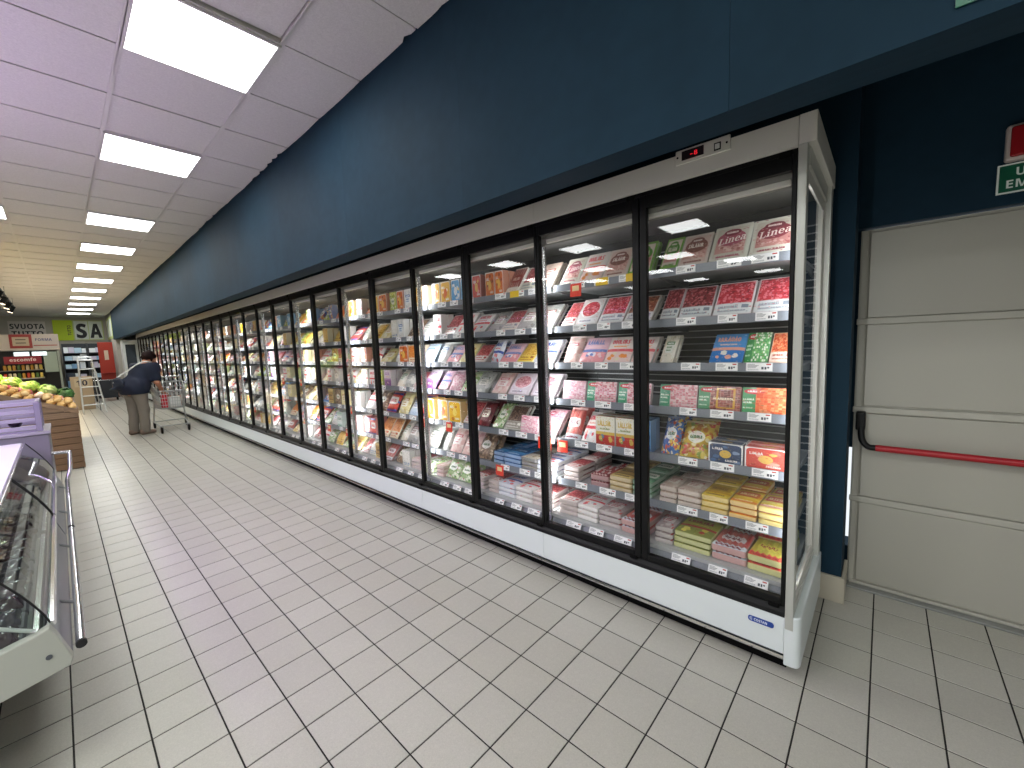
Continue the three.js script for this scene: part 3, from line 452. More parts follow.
function cellUV(g, i) { const u = g.attributes.uv, cx = (i % 8) / 8, cy = 1 - (Math.floor(i / 8) + 1) / 8, e = 0.003; for (let k = 0; k < u.count; k++) u.setXY(k, cx + e + u.getX(k) * (0.125 - 2 * e), cy + e + u.getY(k) * (0.125 - 2 * e)); return g; }
function sheet(w, h, n, fz, i) { const g = new THREE.PlaneGeometry(w, h, n, n), p = g.attributes.position; for (let k = 0; k < p.count; k++) { const u = p.getX(k) / w * 2, v = p.getY(k) / h * 2; p.setZ(k, fz(u, v)); } g.computeVertexNormals(); return cellUV(g, i); }
// every builder: base at the origin, width along x, height up y, printed face towards +z
function packGeo(kind, w, h, d, i) {
  const key = [kind, w, h, d, i].join(); if (gcache[key]) return gcache[key];
  let body, face, extra;
  if (kind === 'pouch') {
    const f = (u, v) => d * 0.5 * Math.pow(Math.max(0, (1 - u ** 4) * (1 - v ** 4)), 0.6);
    face = sheet(w, h, 8, (u, v) => f(u, v) + 0.004 * Math.sin(u * 7 + v * 5) * (1 - u * u) + 0.0006, i).translate(0, h / 2, 0);
    const b = new THREE.PlaneGeometry(w, h, 6, 6), p = b.attributes.position; for (let k = 0; k < p.count; k++) p.setZ(k, f(p.getX(k) / w * 2, p.getY(k) / h * 2)); b.rotateY(Math.PI); b.computeVertexNormals(); body = b.translate(0, h / 2, 0);
    extra = bx(-w / 2, w / 2, h - 0.001, h + 0.012, -0.001, 0.001);
  } else if (kind === 'carton') {
    body = chamferBox(w, h, d, 0.003).translate(0, h / 2, 0); face = mg([sheet(w - 0.004, h - 0.004, 1, () => d / 2 + 0.0006, i).translate(0, h / 2, 0), sheet(w - 0.004, d - 0.004, 1, () => 0, i).rotateX(-Math.PI / 2).translate(0, h + 0.0006, 0)]);
  } else {
    const rib = kind === 'sausage';
    body = chamferBox(w, h, d, 0.006).translate(0, h / 2, 0);
    face = sheet(w * 0.985, h * 0.985, rib ? 12 : 6, (u, v) => d / 2 + 0.0008 + (rib ? 0.009 * Math.abs(Math.sin((u + 1) * Math.PI * 3)) * (Math.abs(v) > 0.95 ? 0 : 1) * Math.min(1, (1 - Math.abs(u)) * 8) : 0.006 * (1 - u ** 4) * (1 - v ** 4)), i).translate(0, h / 2, 0);
  }
  return gcache[key] = { body, face, extra };
}
const KIND = { T: ['meat_tray', 'packed meat', 'tray', 'film'], W: ['diced_meat_tray', 'packed meat', 'tray', 'film'], F: ['flat_food_pack', 'food pack', 'tray', 'film'], S: ['sausage_pack', 'sausage pack', 'tray', 'film'], C: ['food_carton', 'carton', 'box', 'printed_front'], P: ['food_pouch', 'pouch', 'back_film', 'front_film'] };
const protoPack = {};
function pack(k, kind, w, h, d, pos, tilt, yaw, label, group, far) {
  const key = [k, kind, w, h, d, far].join(), geoKind = { T: 'tray', W: 'tray', F: 'tray', S: 'sausage', C: 'carton', P: 'pouch' }[kind], D = DESIGNS[k], G = packGeo(geoKind, w, h, d, D.i), N = KIND[kind];
  let o = protoPack[key];
  if (!o) {
    o = new THREE.Group(); protoPack[key] = o;
    part(o, N[2], G.body, trayMat(D.col)); part(o, N[3], G.face, printMat, 'printed face'); if (G.extra && !far) part(o, 'seal', G.extra, trayMat(D.col));
  }
  const c = o.clone(); c.name = numbered(N[0]); c.position.set(...pos); c.rotation.order = 'YXZ'; c.rotation.set(-tilt, -Math.PI / 2 + yaw, 0); scene.add(c);
  return tag(c, label, N[1], group);
}

// what stands on each shelf of the first doors, from the emergency-door side inwards; then mixed stock
const DOORS = [
  ['T lin .2,T lip .19,T ovp .16,T grp .1', 'T bre .17,T bre .18,T brd .17,T brd .1', 'T sal .1,T grr .11,T blu .17,- x .19,T cre .08', 'W gro .2,W spk .2,W cub .2', 'C rdc .19,C dbl .17,P yel .16,P mix .1', 'F ypk .13,F yor .13,F yst .14,F bei .13,F bei .1', 'S yls .15,S rws .16,F ygr .19,F rgs .1'],
  ['T grp .14,T ovp .16,T pio .16,T lip .14', 'T brn .16,T bre .16,T whr .15,T rbm .1', 'T pio .12,T pio .16,T pkb .17,P pkp .12', 'W cub .19,W cub .19,W pkc .16', 'C blp .08,C box .13,C box .13,P wrd .12,P rws .12', 'F grn .12,F gld .15,S rst .13,- x .08,F rbm .12', 'S rws .16,F rgs .15,F wrd .15,F rbm .14'],
  ['T bei .15,T frm .15,T skw .13,C ora .09,C ora .1', 'T del .15,T del .15,T frm .14,T del .12', 'T blw .17,T ylt .15,T pkb .16,P blw .1', 'T clm .19,T clm .18,T pkp .14', 'T pkc .13,W pkc .15,T drk .15,T gws .1', 'F blw .16,F dkw .14,F blp .16,F blp .1', 'F rbm .16,F wrd .15,F blw .16,F rbm .1'],
  ['C rdc .09,C bcr .12,C bcr .1,C cry .12,C cry .1', 'T wrd .16,T wrd .15,T rbm .14,C wrd .1', 'T rbm .14,T ybg .15,T pkb .15,P wbg .12', 'T gry .15,P gws .16,P pkc .14,T pkb .12', 'P dkr .12,T rbm .14,C ylb .15,C cry .12', 'P brp .16,P pkp .18,P pkp .14,P gry .1', 'F rbm .15,P gws .17,P gws .16,F pkp .1'],
  ['C cre .1,C cry .09,C wbg .11,C ora .1,C lmg .1', 'P gry .18,P brp .18,C wbg .1,C trn .1', 'P sky .17,C org .15,C ora .14,P wbg .1', 'P pur .17,T rbm .15,P gry .15,P cre .12', 'C ylb .1,P rbl .15,P sky .16,P ybg .15', 'P gry .17,P gry .16,P del .15,P cre .1', 'S gws .15,F rbm .14,C trn .12,P brp .14'],
];
const FARSET = [['cry', 'cre', 'mix', 'ylb', 'bcr', 'lmg', 'crm', 'ora'], ['wbg', 'ybg', 'cre', 'ylt', 'lmg', 'gws', 'rbl'], ['org', 'ybg', 'ora', 'pkb', 'wrd', 'yel', 'rbm'], ['crm', 'pur', 'ybg', 'lmg', 'wrd', 'gry', 'mnt'], ['rbl', 'gry', 'blu', 'ybg', 'wrd', 'brp', 'gld'], ['gry', 'wbg', 'blw', 'org', 'gws', 'mnt', 'rbl'], ['wrd', 'ylt', 'rbm', 'gld', 'trn', 'gws', 'rws']];
const KINDW = { C: 0.6, P: 1, T: 1 };
for (let d = 5; d < 30; d++) {
  const rows = [];
  for (let s = 0; s < 7; s++) {
    const items = []; let room = 0.56; const set = FARSET[s];
    while (room > 0.09) { const kind = pick(d > 16 ? ['C', 'P', 'T'] : s === 0 ? ['C', 'P', 'C'] : s > 4 ? ['P', 'T', 'P', 'C'] : ['P', 'T', 'C']), w = Math.min(room, (kind === 'C' ? rr(0.1, 0.14) : rr(0.14, 0.19)) * (d > 16 ? 1.25 : 1)); items.push(`${kind} ${pick(set)} ${w.toFixed(2)}`); room -= w + 0.008; }
    rows.push(items.join(','));
  }
  DOORS.push(rows);
}
DOORS.forEach((rows, d) => rows.forEach((row, s) => {
  const zA = Z0 - DW * d, yTop = SHELF_Y[s] + (s === 6 ? 0.0225 : 0.0245), xa = (s === 6 ? XF + 0.112 : XS + 0.014), far = d > 11, where = `, ${s === 6 ? 'bottom deck' : ORD[s] + ' shelf'}, ${ORD[d]} glass door from exit`;
  const room = [0.25, 0.21, 0.185, 0.185, 0.21, 0.215, 0.17][s];
  const items = row.split(',').map(t => t.split(' ')), total = items.reduce((a, t) => a + +t[2] + 0.006, 0), side = d % 2 ? [0.02, 0.028] : [0.028, 0.02];
  let z = zA - side[0]; const gap = Math.max(0, (DW - side[0] - side[1] - total) / items.length), sc = Math.min(1, (DW - side[0] - side[1]) / total);
  for (const [kind, k, ws] of items) {
    const w = +(ws * sc).toFixed(3), zc = z - w / 2 - gap / 2; z -= w + 0.006 * sc + gap;
    if (kind === '-') continue;
    const desc = `${DESIGNS[k].desc}${where}`, grp = `stock behind the ${ORD[d]} glass door`, yw = rr(-0.04, 0.04), y = yTop + 0.0012;
    if (kind === 'T') { const h = +Math.min(room * 0.98, 0.215).toFixed(3), tl = s === 0 ? rr(0.6, 0.7) : rr(0.68, 0.86); pack(k, 'T', w, h, 0.02, [xa + 0.02, y + 0.0085, zc], tl, yw, desc, grp, far); if (!far) pack(k, 'T', w, h, 0.02, [xa + 0.062, y + 0.0085, zc + rr(-0.004, 0.004)], tl, yw, desc, grp, far); }
    else if (kind === 'W') pack(k, 'W', w, 0.118, 0.03, [xa + 0.024, y + 0.004, zc], 0.2, yw * 0.5, desc, grp, far);
    else if (kind === 'C') { const h = +(k === 'dbl' || k === 'rdc' && s === 4 ? 0.105 : Math.min(room * 0.86, 0.175)).toFixed(3); pack(k, 'C', w, h, 0.06, [xa + 0.036, y, zc], 0, yw * 0.5, desc, grp, far); if (!far) pack(k, 'C', w, h, 0.06, [xa + 0.105, y, zc + rr(-0.003, 0.003)], 0, yw * 0.5, desc, grp, far); }
    else if (kind === 'P') { const h = +Math.min(room * 0.95, 0.2).toFixed(3), tl = rr(0.5, 0.72); pack(k, 'P', w, h, 0.05, [xa + 0.03, y + 0.006, zc], tl, yw, desc, grp, far); if (!far) pack(k, 'P', w, h, 0.05, [xa + 0.118, y + 0.006, zc + rr(-0.002, 0.002)], tl, yw, desc, grp, far); }
    else {                                           // flat packs in stacks, two rows deep
      const t = kind === 'S' ? 0.03 : 0.024, n = kind === 'S' ? 2 : 3, h = 0.2;
      for (let r = 0; r < 2; r++) for (let q = 0; q < n - (r && rnd() < 0.4 ? 1 : 0); q++) {
        const step = t + (kind === 'S' ? 0.0105 : 0.0075);
        pack(k, kind, w, h, t, [xa + 0.01 + r * 0.215 + rr(0, 0.008), y + t / 2 + q * step, zc + rr(-0.003, 0.003)], Math.PI / 2, yw * 0.9, desc, grp, far);
      }
    }
  }
}));

// red and yellow promotion cards clipped to the price rails
{
  const cabs = scene.children.filter(o => o.name.startsWith('refrigerated_cabinet')), card = new THREE.BoxGeometry(0.002, 0.075, 0.075), mark = new THREE.BoxGeometry(0.001, 0.03, 0.045);
  const spots = [[1, 0, 0.45], [1, 0, 0.1, 'y'], [1, 0, 0.28, 'y'], [1, 0, 0.06], [1, 4, 0.57], [2, 0, 0.3, 'y'], [2, 4, 0.1], [2, 5, 0.5], [3, 4, 0.42], [4, 4, 0.1], [5, 5, 0.2], [6, 4, 0.15], [6, 5, 0.3], [7, 5, 0.12], [8, 2, 0.3], [8, 3, 0.2], [8, 5, 0.2], [9, 3, 0.2], [9, 4, 0.3], [10, 4, 0.4], [11, 5, 0.3], [12, 3, 0.3], [13, 4, 0.2], [14, 3, 0.3]];
  for (const [d, s, z, c] of spots) {
    const cab = cabs[Math.floor(d / 2)], sh = cab.children.filter(o => o.name === 'shelf')[s];
    const p = part(sh, 'promotion_card', card, c ? tagYellow : promoRed, c ? 'yellow promotion card' : 'red promotion card');
    p.position.set(XS - 0.012, SHELF_Y[s] + (c ? 0.022 : -0.006), -(d % 2) * DW - z); p.rotation.z = -0.05; if (c) p.scale.y = 0.55;
    if (!c) part(sh, 'promotion_mark', mark, promoMark).position.set(XS - 0.0136, SHELF_Y[s] + 0.004, -(d % 2) * DW - z);
  }
}

// ---------------------------------------------------------------- meat counters with curved glass on the left
const counterBody = mat(0xb9bcb2, 0.4), counterDark = mat(0x565a60, 0.45), gasket = mat(0x17181a, 0.6);
const glassProfile = [[-0.098, 0.560], [-0.108, 0.590], [-0.122, 0.622], [-0.147, 0.672], [-0.184, 0.735], [-0.224, 0.798]];
function meatCounter(zA, zB, label, endPanel, farLoop) {
  const t = thing('meat_counter', label, 'counter', [0, 0, zA], 0, 'curved glass meat counters'), L = zA - zB;
  part(t, 'plinth', bx(-0.95, -0.36, 0.001, 0.3, -0.03, -L + 0.01), blackMatt);
  part(t, 'lower_body', prismZ([[-0.062, 0.44], [-0.072, 0.412], [-0.225, 0.382], [-0.37, 0.3], [-0.95, 0.3], [-0.95, 0.42], [-0.13, 0.452]], -0.03, -L + 0.002), counterBody);
  part(t, 'front_panel', prismZ([[-0.058, 0.436], [-0.062, 0.44], [-0.1, 0.553], [-0.108, 0.55], [-0.13, 0.45], [-0.08, 0.43]], -0.02, -L + 0.001), mat(0x7d7f86, 0.3, { metalness: 0.3 }), 'grey sloping front panel');
  part(t, 'glass_channel', prismZ([[-0.094, 0.548], [-0.085, 0.56], [-0.09, 0.572], [-0.104, 0.572], [-0.112, 0.552]], -0.022, -L + 0.004), chrome, 'bright glass channel');
  const gpts = [...glassProfile.map(p => [p[0], p[1] + 0.008]), ...glassProfile.map(p => [p[0] - 0.005, p[1] + 0.004]).reverse()];
  const n = glassProfile.length, pos = [], idx = [], curve = new THREE.CatmullRomCurve3(glassProfile.map(p => V(p[0], p[1] + 0.008, 0))).getPoints(16);
  curve.forEach(p => { pos.push(p.x, p.y, -0.02, p.x, p.y, -L + 0.004); });
  for (let i = 0; i + 1 < curve.length; i++) { const a = 2 * i; idx.push(a, a + 1, a + 2, a + 2, a + 1, a + 3); }
  const gg = new THREE.BufferGeometry(); gg.setAttribute('position', new THREE.Float32BufferAttribute(pos, 3)); gg.setIndex(idx); gg.computeVertexNormals();
  part(t, 'curved_glass', gg, glassTint, 'clear curved front glass');
  const edge = z => new THREE.TubeGeometry(new THREE.CatmullRomCurve3(glassProfile.map(p => V(p[0], p[1] + 0.009, z))), 16, 0.0032, 6);
  for (const z of [-0.02, -L + 0.008]) part(t, 'glass_gasket', edge(z), gasket, 'black glass edge seal');
  part(t, 'top_rail', rod([-0.228, 0.81, -0.02], [-0.228, 0.81, -L + 0.004], 0.007, 8), chrome);
  part(t, 'service_top', rbx(-0.95, -0.238, 0.8, 0.815, -0.01, -L + 0.001, 0.004, 1), mat(0xdedce2, 0.3), 'white service top');
  part(t, 'top_support', bx(-0.95, -0.9, 0.42, 0.8, -0.02, -L + 0.01), mat(0xcfccd4, 0.35));
  part(t, 'display_deck', prismZ([[-0.13, 0.452], [-0.9, 0.53], [-0.9, 0.47], [-0.13, 0.44]], -0.03, -L + 0.002), mat(0x6c6f74, 0.35, { metalness: 0.4 }));
  part(t, 'inner_strip', rbx(-0.152, -0.132, 0.456, 0.486, -0.05, -L + 0.03, 0.004, 1), alu);
  // bumper rail on brackets
  part(t, 'bumper_rail', tube(farLoop ? [[-0.036, 0.477, 0], [-0.036, 0.477, -L + 0.06], [-0.012, 0.55, -L + 0.02], [-0.002, 0.69, -L - 0.02], [-0.1, 0.7, -L - 0.02]] : [[-0.036, 0.477, 0.02], [-0.036, 0.477, -L + 0.03]], 0.0138, 10, 12), chrome, 'chrome bumper rail');
  part(t, 'rail_cap', new THREE.CylinderGeometry(0.0145, 0.0145, 0.012, 14).rotateX(Math.PI / 2).translate(-0.036, 0.477, 0.018), gasket);
  for (const z of [-0.35, -L + 0.35]) part(t, 'rail_bracket', mg([rod([-0.036, 0.47, z], [-0.085, 0.5, z], 0.006, 8)]), greyMetal);
  if (endPanel) {
    const out = [[-0.058, 0.438], [-0.066, 0.412], [-0.22, 0.382], [-0.37, 0.3], [-0.95, 0.3], [-0.95, 0.55], [-0.4, 0.53], [-0.205, 0.536], [-0.133, 0.552], [-0.1, 0.566], [-0.086, 0.53]];
    part(t, 'end_panel', prismZ(out, -0.028, 0.012, 0.004), counterBody, 'pale grey end panel');
    part(t, 'panel_plug', new THREE.CylinderGeometry(0.008, 0.008, 0.004, 12).rotateX(Math.PI / 2).translate(-0.11, 0.468, 0.013), counterDark);
    const sp = [[-0.11, 0.572], ...glassProfile.slice(1).map(p => [p[0] - 0.008, p[1]]), [-0.24, 0.808], [-0.6, 0.808], [-0.6, 0.545], [-0.4, 0.532], [-0.205, 0.54]];
    part(t, 'end_glass', new THREE.ShapeGeometry(new THREE.Shape(sp.map(p => new THREE.Vector2(...p)))).translate(0, 0, -0.012), glassTint, 'clear end glass');
    part(t, 'end_rib', mg([rod([-0.132, 0.556, -0.02], [-0.25, 0.63, -0.03], 0.006, 6)]), mat(0xd8d4d6, 0.3));
  }
  return t;
}
meatCounter(-2.0, -3.43, 'curved glass meat counter with exposed grey end panel', true, false);
meatCounter(-3.435, -4.88, 'curved glass meat counter in front of the purple crate', false, true);
{
  const filmTray = mat(0x4a4a52, 0.4), bodyMats = [mat(0x52424a, 0.25, { clearcoat: 1, clearcoatRoughness: 0.05 }), mat(0x9a8f92, 0.2, { clearcoat: 1, clearcoatRoughness: 0.05 }), mat(0x54505a, 0.22, { clearcoat: 1, clearcoatRoughness: 0.05 }), mat(0x4c343a, 0.25, { clearcoat: 1, clearcoatRoughness: 0.05 })];
  const cols = ['plum', 'pale', 'smoky grey', 'dark brown'];
  const tray = chamferBox(0.12, 0.03, 0.14, 0.008).translate(0, 0.015, 0);
  const lumps = [0, 1, 2].map(() => { const g = new THREE.SphereGeometry(1, 14, 9, 0, 7, 0, Math.PI / 2), p = g.attributes.position; for (let i = 0; i < p.count; i++) { const x = p.getX(i), y = p.getY(i), z = p.getZ(i), q = 1 + 0.14 * Math.sin(5 * x + 3 * z) + 0.1 * Math.sin(9 * z - 4 * x); p.setXYZ(i, x * 0.056 * q, y * 0.04 * q, z * 0.066 * q); } g.computeVertexNormals(); return g.translate(0, 0.03, 0); });
  for (let c = 0; c < 2; c++) for (let r = 0; r < 3; r++) for (let k = 0; k < 9; k++) {
    const z = (c ? -3.56 : -2.14) - k * 0.148, x = -0.225 - r * 0.137, i = Math.floor(rnd() * 4);
    const t = thing('wrapped_meat', `${cols[i]} cling-wrapped meat tray in ${ORD[r]} row of the ${c ? 'counter by the purple crate' : 'counter with the end panel'}`, 'wrapped meat', [x, 0.4655 + (-0.13 - x) * 0.101, z], rr(-0.05, 0.05), `wrapped trays in the ${c ? 'far' : 'near'} meat counter`);
    t.rotation.z = -0.1;
    part(t, 'tray', tray, filmTray); part(t, 'wrapped_cut', pick(lumps), bodyMats[i]);
  }
  // pink-violet lamp canopy on posts over the counters, beyond the left edge of the picture
  const violet = new THREE.Color(0.68, 0.42, 1.0);
  const cn = thing('lamp_canopy', 'slim lamp canopy with pink violet tubes over the meat counters', 'lamp', [-0.8, 0.816, -3.44]);
  part(cn, 'canopy_body', rbx(-0.12, 0.12, 0.94, 0.98, -1.4, 1.4, 0.008, 2), whiteMetal);
  for (const z of [-1.2, 1.2]) part(cn, 'post', rod([0, 0, z], [0, 0.94, z], 0.015, 10), alu);
  for (const x of [-0.122, 0.112]) part(cn, 'skirt', bx(x, x + 0.01, 0.885, 0.945, -1.4, 1.4), whiteMetal);
  part(cn, 'violet_tube', mg([bx(-0.1, 0.1, 0.981, 0.986, -1.35, 1.35)]), mat(0xffffff, 0.5, { emissive: violet, emissiveIntensity: 2.5 }));
  part(cn, 'violet_tube', mg([bx(-0.1, 0.1, 0.934, 0.939, -1.35, 1.35)]), mat(0xffffff, 0.5, { emissive: violet, emissiveIntensity: 2.5 }));
  areaLight(violet, MEAT * 0.6, 2.7, 0.2, [-0.8, 1.806, -3.44], [0.15, 1, 0]);
  areaLight(violet, MEAT * 1.5, 2.7, 0.2, [-0.8, 1.746, -3.44], [0.15, -1, 0]);
}
// purple crate on a low cabinet behind the counters
{
  const cab = thing('low_cabinet', 'low grey cabinet under the purple crate', 'cabinet', [-0.5, 0, -5.35]);
  part(cab, 'body', rbx(-0.4, 0.4, 0.08, 0.84, -0.3, 0.28, 0.01, 2), mat(0x83808a, 0.5)); part(cab, 'plinth', bx(-0.36, 0.36, 0.001, 0.08, -0.26, 0.24), blackMatt); part(cab, 'worktop', rbx(-0.41, 0.41, 0.84, 0.865, -0.31, 0.29, 0.004, 2), mat(0xa8a4b0, 0.35));
  const pm = mat(0x8f899f, 0.35), pl = mat(0xa6a0b4, 0.35), cr = thing('plastic_crate', 'purple plastic crate with slotted sides on the low cabinet', 'crate', [-0.455, 0.866, -5.3]);
  const W = 0.31, D = 0.2, H = 0.245;
  part(cr, 'crate_floor', bx(-W, W, 0, 0.012, -D, D), pm);
  part(cr, 'rim', mg([rbx(-W - 0.012, W + 0.012, H - 0.03, H, D - 0.012, D + 0.012, 0.005, 2), rbx(-W - 0.012, W + 0.012, H - 0.03, H, -D - 0.012, -D + 0.012, 0.005, 2), rbx(W - 0.012, W + 0.012, H - 0.03, H, -D, D, 0.005, 2), rbx(-W - 0.012, -W + 0.012, H - 0.03, H, -D, D, 0.005, 2)]), pl);
  for (const y of [0.02, 0.085, 0.15]) for (const s of [-1, 1]) { part(cr, 'slat', rbx(-W, W, y, y + 0.03, s * D - 0.006, s * D + 0.006, 0.003, 1), pl); part(cr, 'slat', rbx(s * W - 0.006, s * W + 0.006, y, y + 0.03, -D, D, 0.003, 1), pl); }
  for (const a of [-1, 1]) for (const b of [-1, 1]) part(cr, 'corner_post', rbx(a * W - 0.018, a * W + 0.018, 0, H - 0.01, b * D - 0.018, b * D + 0.018, 0.005, 1), pm);
  const bag = new THREE.SphereGeometry(1, 18, 12), bp = bag.attributes.position; for (let i = 0; i < bp.count; i++) { const x = bp.getX(i), y = bp.getY(i), z = bp.getZ(i), q = 1 + 0.1 * Math.sin(6 * x + 4 * y) + 0.08 * Math.sin(7 * z - 5 * y); bp.setXYZ(i, x * 0.14 * q, y * 0.09 * q, z * 0.12 * q); } bag.computeVertexNormals();
  for (let k = 0; k < 4; k++) single('aubergine', (() => { const g = new THREE.SphereGeometry(0.04, 12, 9); g.scale(1, 1, 1.9); return g; })(), mat(0x2a1a30, 0.2), 'dark purple aubergine inside the purple crate', 'aubergine', [-0.64 + k * 0.12, 0.93, -5.3 + rr(-0.06, 0.06)], 'aubergines in the purple crate');
}

// ---------------------------------------------------------------- wooden produce stand
const woodTex = noiseTex(256, (u, v) => { const k = 150 + 60 * (n7(u * 0.5, v) - 0.5) + 46 * (lattice16(u * 0.25, v * 1.0) - 0.5) + 26 * (n128(u * 0.06, v) - 0.5); return [k * 0.86, k * 0.7, k * 0.55]; }, [1, 3]);
function lattice16(u, v) { return n16(u, v); }
const woods = [0xffffff, 0xe8dccc, 0xf4e8dc].map(c => mat(c, 0.7, { map: woodTex }));
const topY = x => 0.775 + (0.13 - x) * 0.42;
{
  const st = thing('produce_stand', 'wooden slatted produce stand heaped with potatoes', 'produce stand', [0, 0, -7.84]);
  const XR = 0.125, XL = -1.25, DZ = 3.1;
  part(st, 'carcass', prismZ([[XR - 0.02, 0.02], [XR - 0.02, topY(XR) - 0.06], [XL + 0.02, topY(XL) - 0.06], [XL + 0.02, 0.02]], -0.02, -DZ), woods[1]);
  for (let k = 0; k < 9; k++) {                    // slats of the end that faces the meat counters, with gaps
    const y0 = 0.012 + k * 0.084, y1 = y0 + 0.077;
    part(st, 'slat', rbx(XL, XR, y0, y1, -0.018, rr(-0.002, 0.003), 0.004, 1), pick(woods));
    part(st, 'slat', rbx(XR - 0.018, XR + rr(-0.002, 0.002), y0, y1, -0.02, -DZ, 0.004, 1), pick(woods));
  }
  const xAt = y => 0.13 - (y + 0.045 - 0.775) / 0.42;
  for (let k = 9; k < 15; k++) { const y0 = 0.012 + k * 0.084, y1 = y0 + 0.077; if (xAt(y1) < XL + 0.05) break; part(st, 'slat', prismZ([[XL, y0], [Math.min(XR, xAt(y0)), y0], [Math.min(XR, xAt(y1)), y1], [XL, y1]], -0.018, rr(-0.002, 0.002)), pick(woods)); }
  part(st, 'top_rail', prismZ([[XR + 0.004, topY(XR) - 0.045], [XR + 0.004, topY(XR) + 0.012], [XL, topY(XL) + 0.012], [XL, topY(XL) - 0.045]], -0.024, 0.006, 0.002), woods[0]);
  part(st, 'edge_rail', rbx(XR - 0.02, XR + 0.006, topY(XR) - 0.045, topY(XR) + 0.02, -0.025, -DZ, 0.003, 1), woods[1]);
  part(st, 'divider', prismZ([[-0.2, topY(-0.2) - 0.06], [-0.2, topY(-0.2) + 0.03], [-0.215, topY(-0.2) + 0.036], [-0.215, topY(-0.2) - 0.06]], -0.03, -0.85), woods[2]);
  for (const z of [-0.85, -1.6, -2.4]) part(st, 'cross_board', prismZ([[XR - 0.02, topY(XR) - 0.06], [XR - 0.02, topY(XR) + 0.015], [XL, topY(XL) + 0.015], [XL, topY(XL) - 0.06]], z, z - 0.015), woods[1]);
}
function lumpy(r, sx, sy, sz, amp, f, s = 12) { const g = new THREE.SphereGeometry(r, s, Math.round(s * 0.7)), p = g.attributes.position, a = rnd() * 6, b = rnd() * 6; for (let i = 0; i < p.count; i++) { const x = p.getX(i) / r, y = p.getY(i) / r, z = p.getZ(i) / r, q = 1 + amp * (Math.sin(f * x + a) + Math.sin(f * y * 1.3 + b) + Math.sin(f * z * 0.9 + a + b)); p.setXYZ(i, x * r * sx * q, y * r * sy * q, z * r * sz * q); } g.computeVertexNormals(); return g; }
function leafHead(r, n, colorMats, name, label, category, group, pos) {
  const t = thing(name, label, category, pos, rnd() * 6, group);
  part(t, 'heart', leafHead.h ??= lumpy(0.06, 1, 0.9, 1, 0.05, 4, 12), colorMats[0]).scale.setScalar(r / 0.085);
  leafHead.l ??= (() => { const g = new THREE.SphereGeometry(0.075, 8, 6, 0, 2.2, 0.5, 1.4), p = g.attributes.position; for (let i = 0; i < p.count; i++) { const y = p.getY(i), q = 1 + 0.12 * Math.sin(y * 120 + p.getX(i) * 90); p.setXYZ(i, p.getX(i) * q, y * 1.1, p.getZ(i) * q); } g.computeVertexNormals(); return g; })();
  for (let k = 0; k < n; k++) { const l = part(t, 'leaf', leafHead.l, colorMats[1 + k % (colorMats.length - 1)]); l.rotation.set(rr(-0.3, 0.3), k * 6.283 / n, rr(-0.3, 0.3)); l.scale.setScalar(r / 0.085 * rr(0.95, 1.2)); }
}
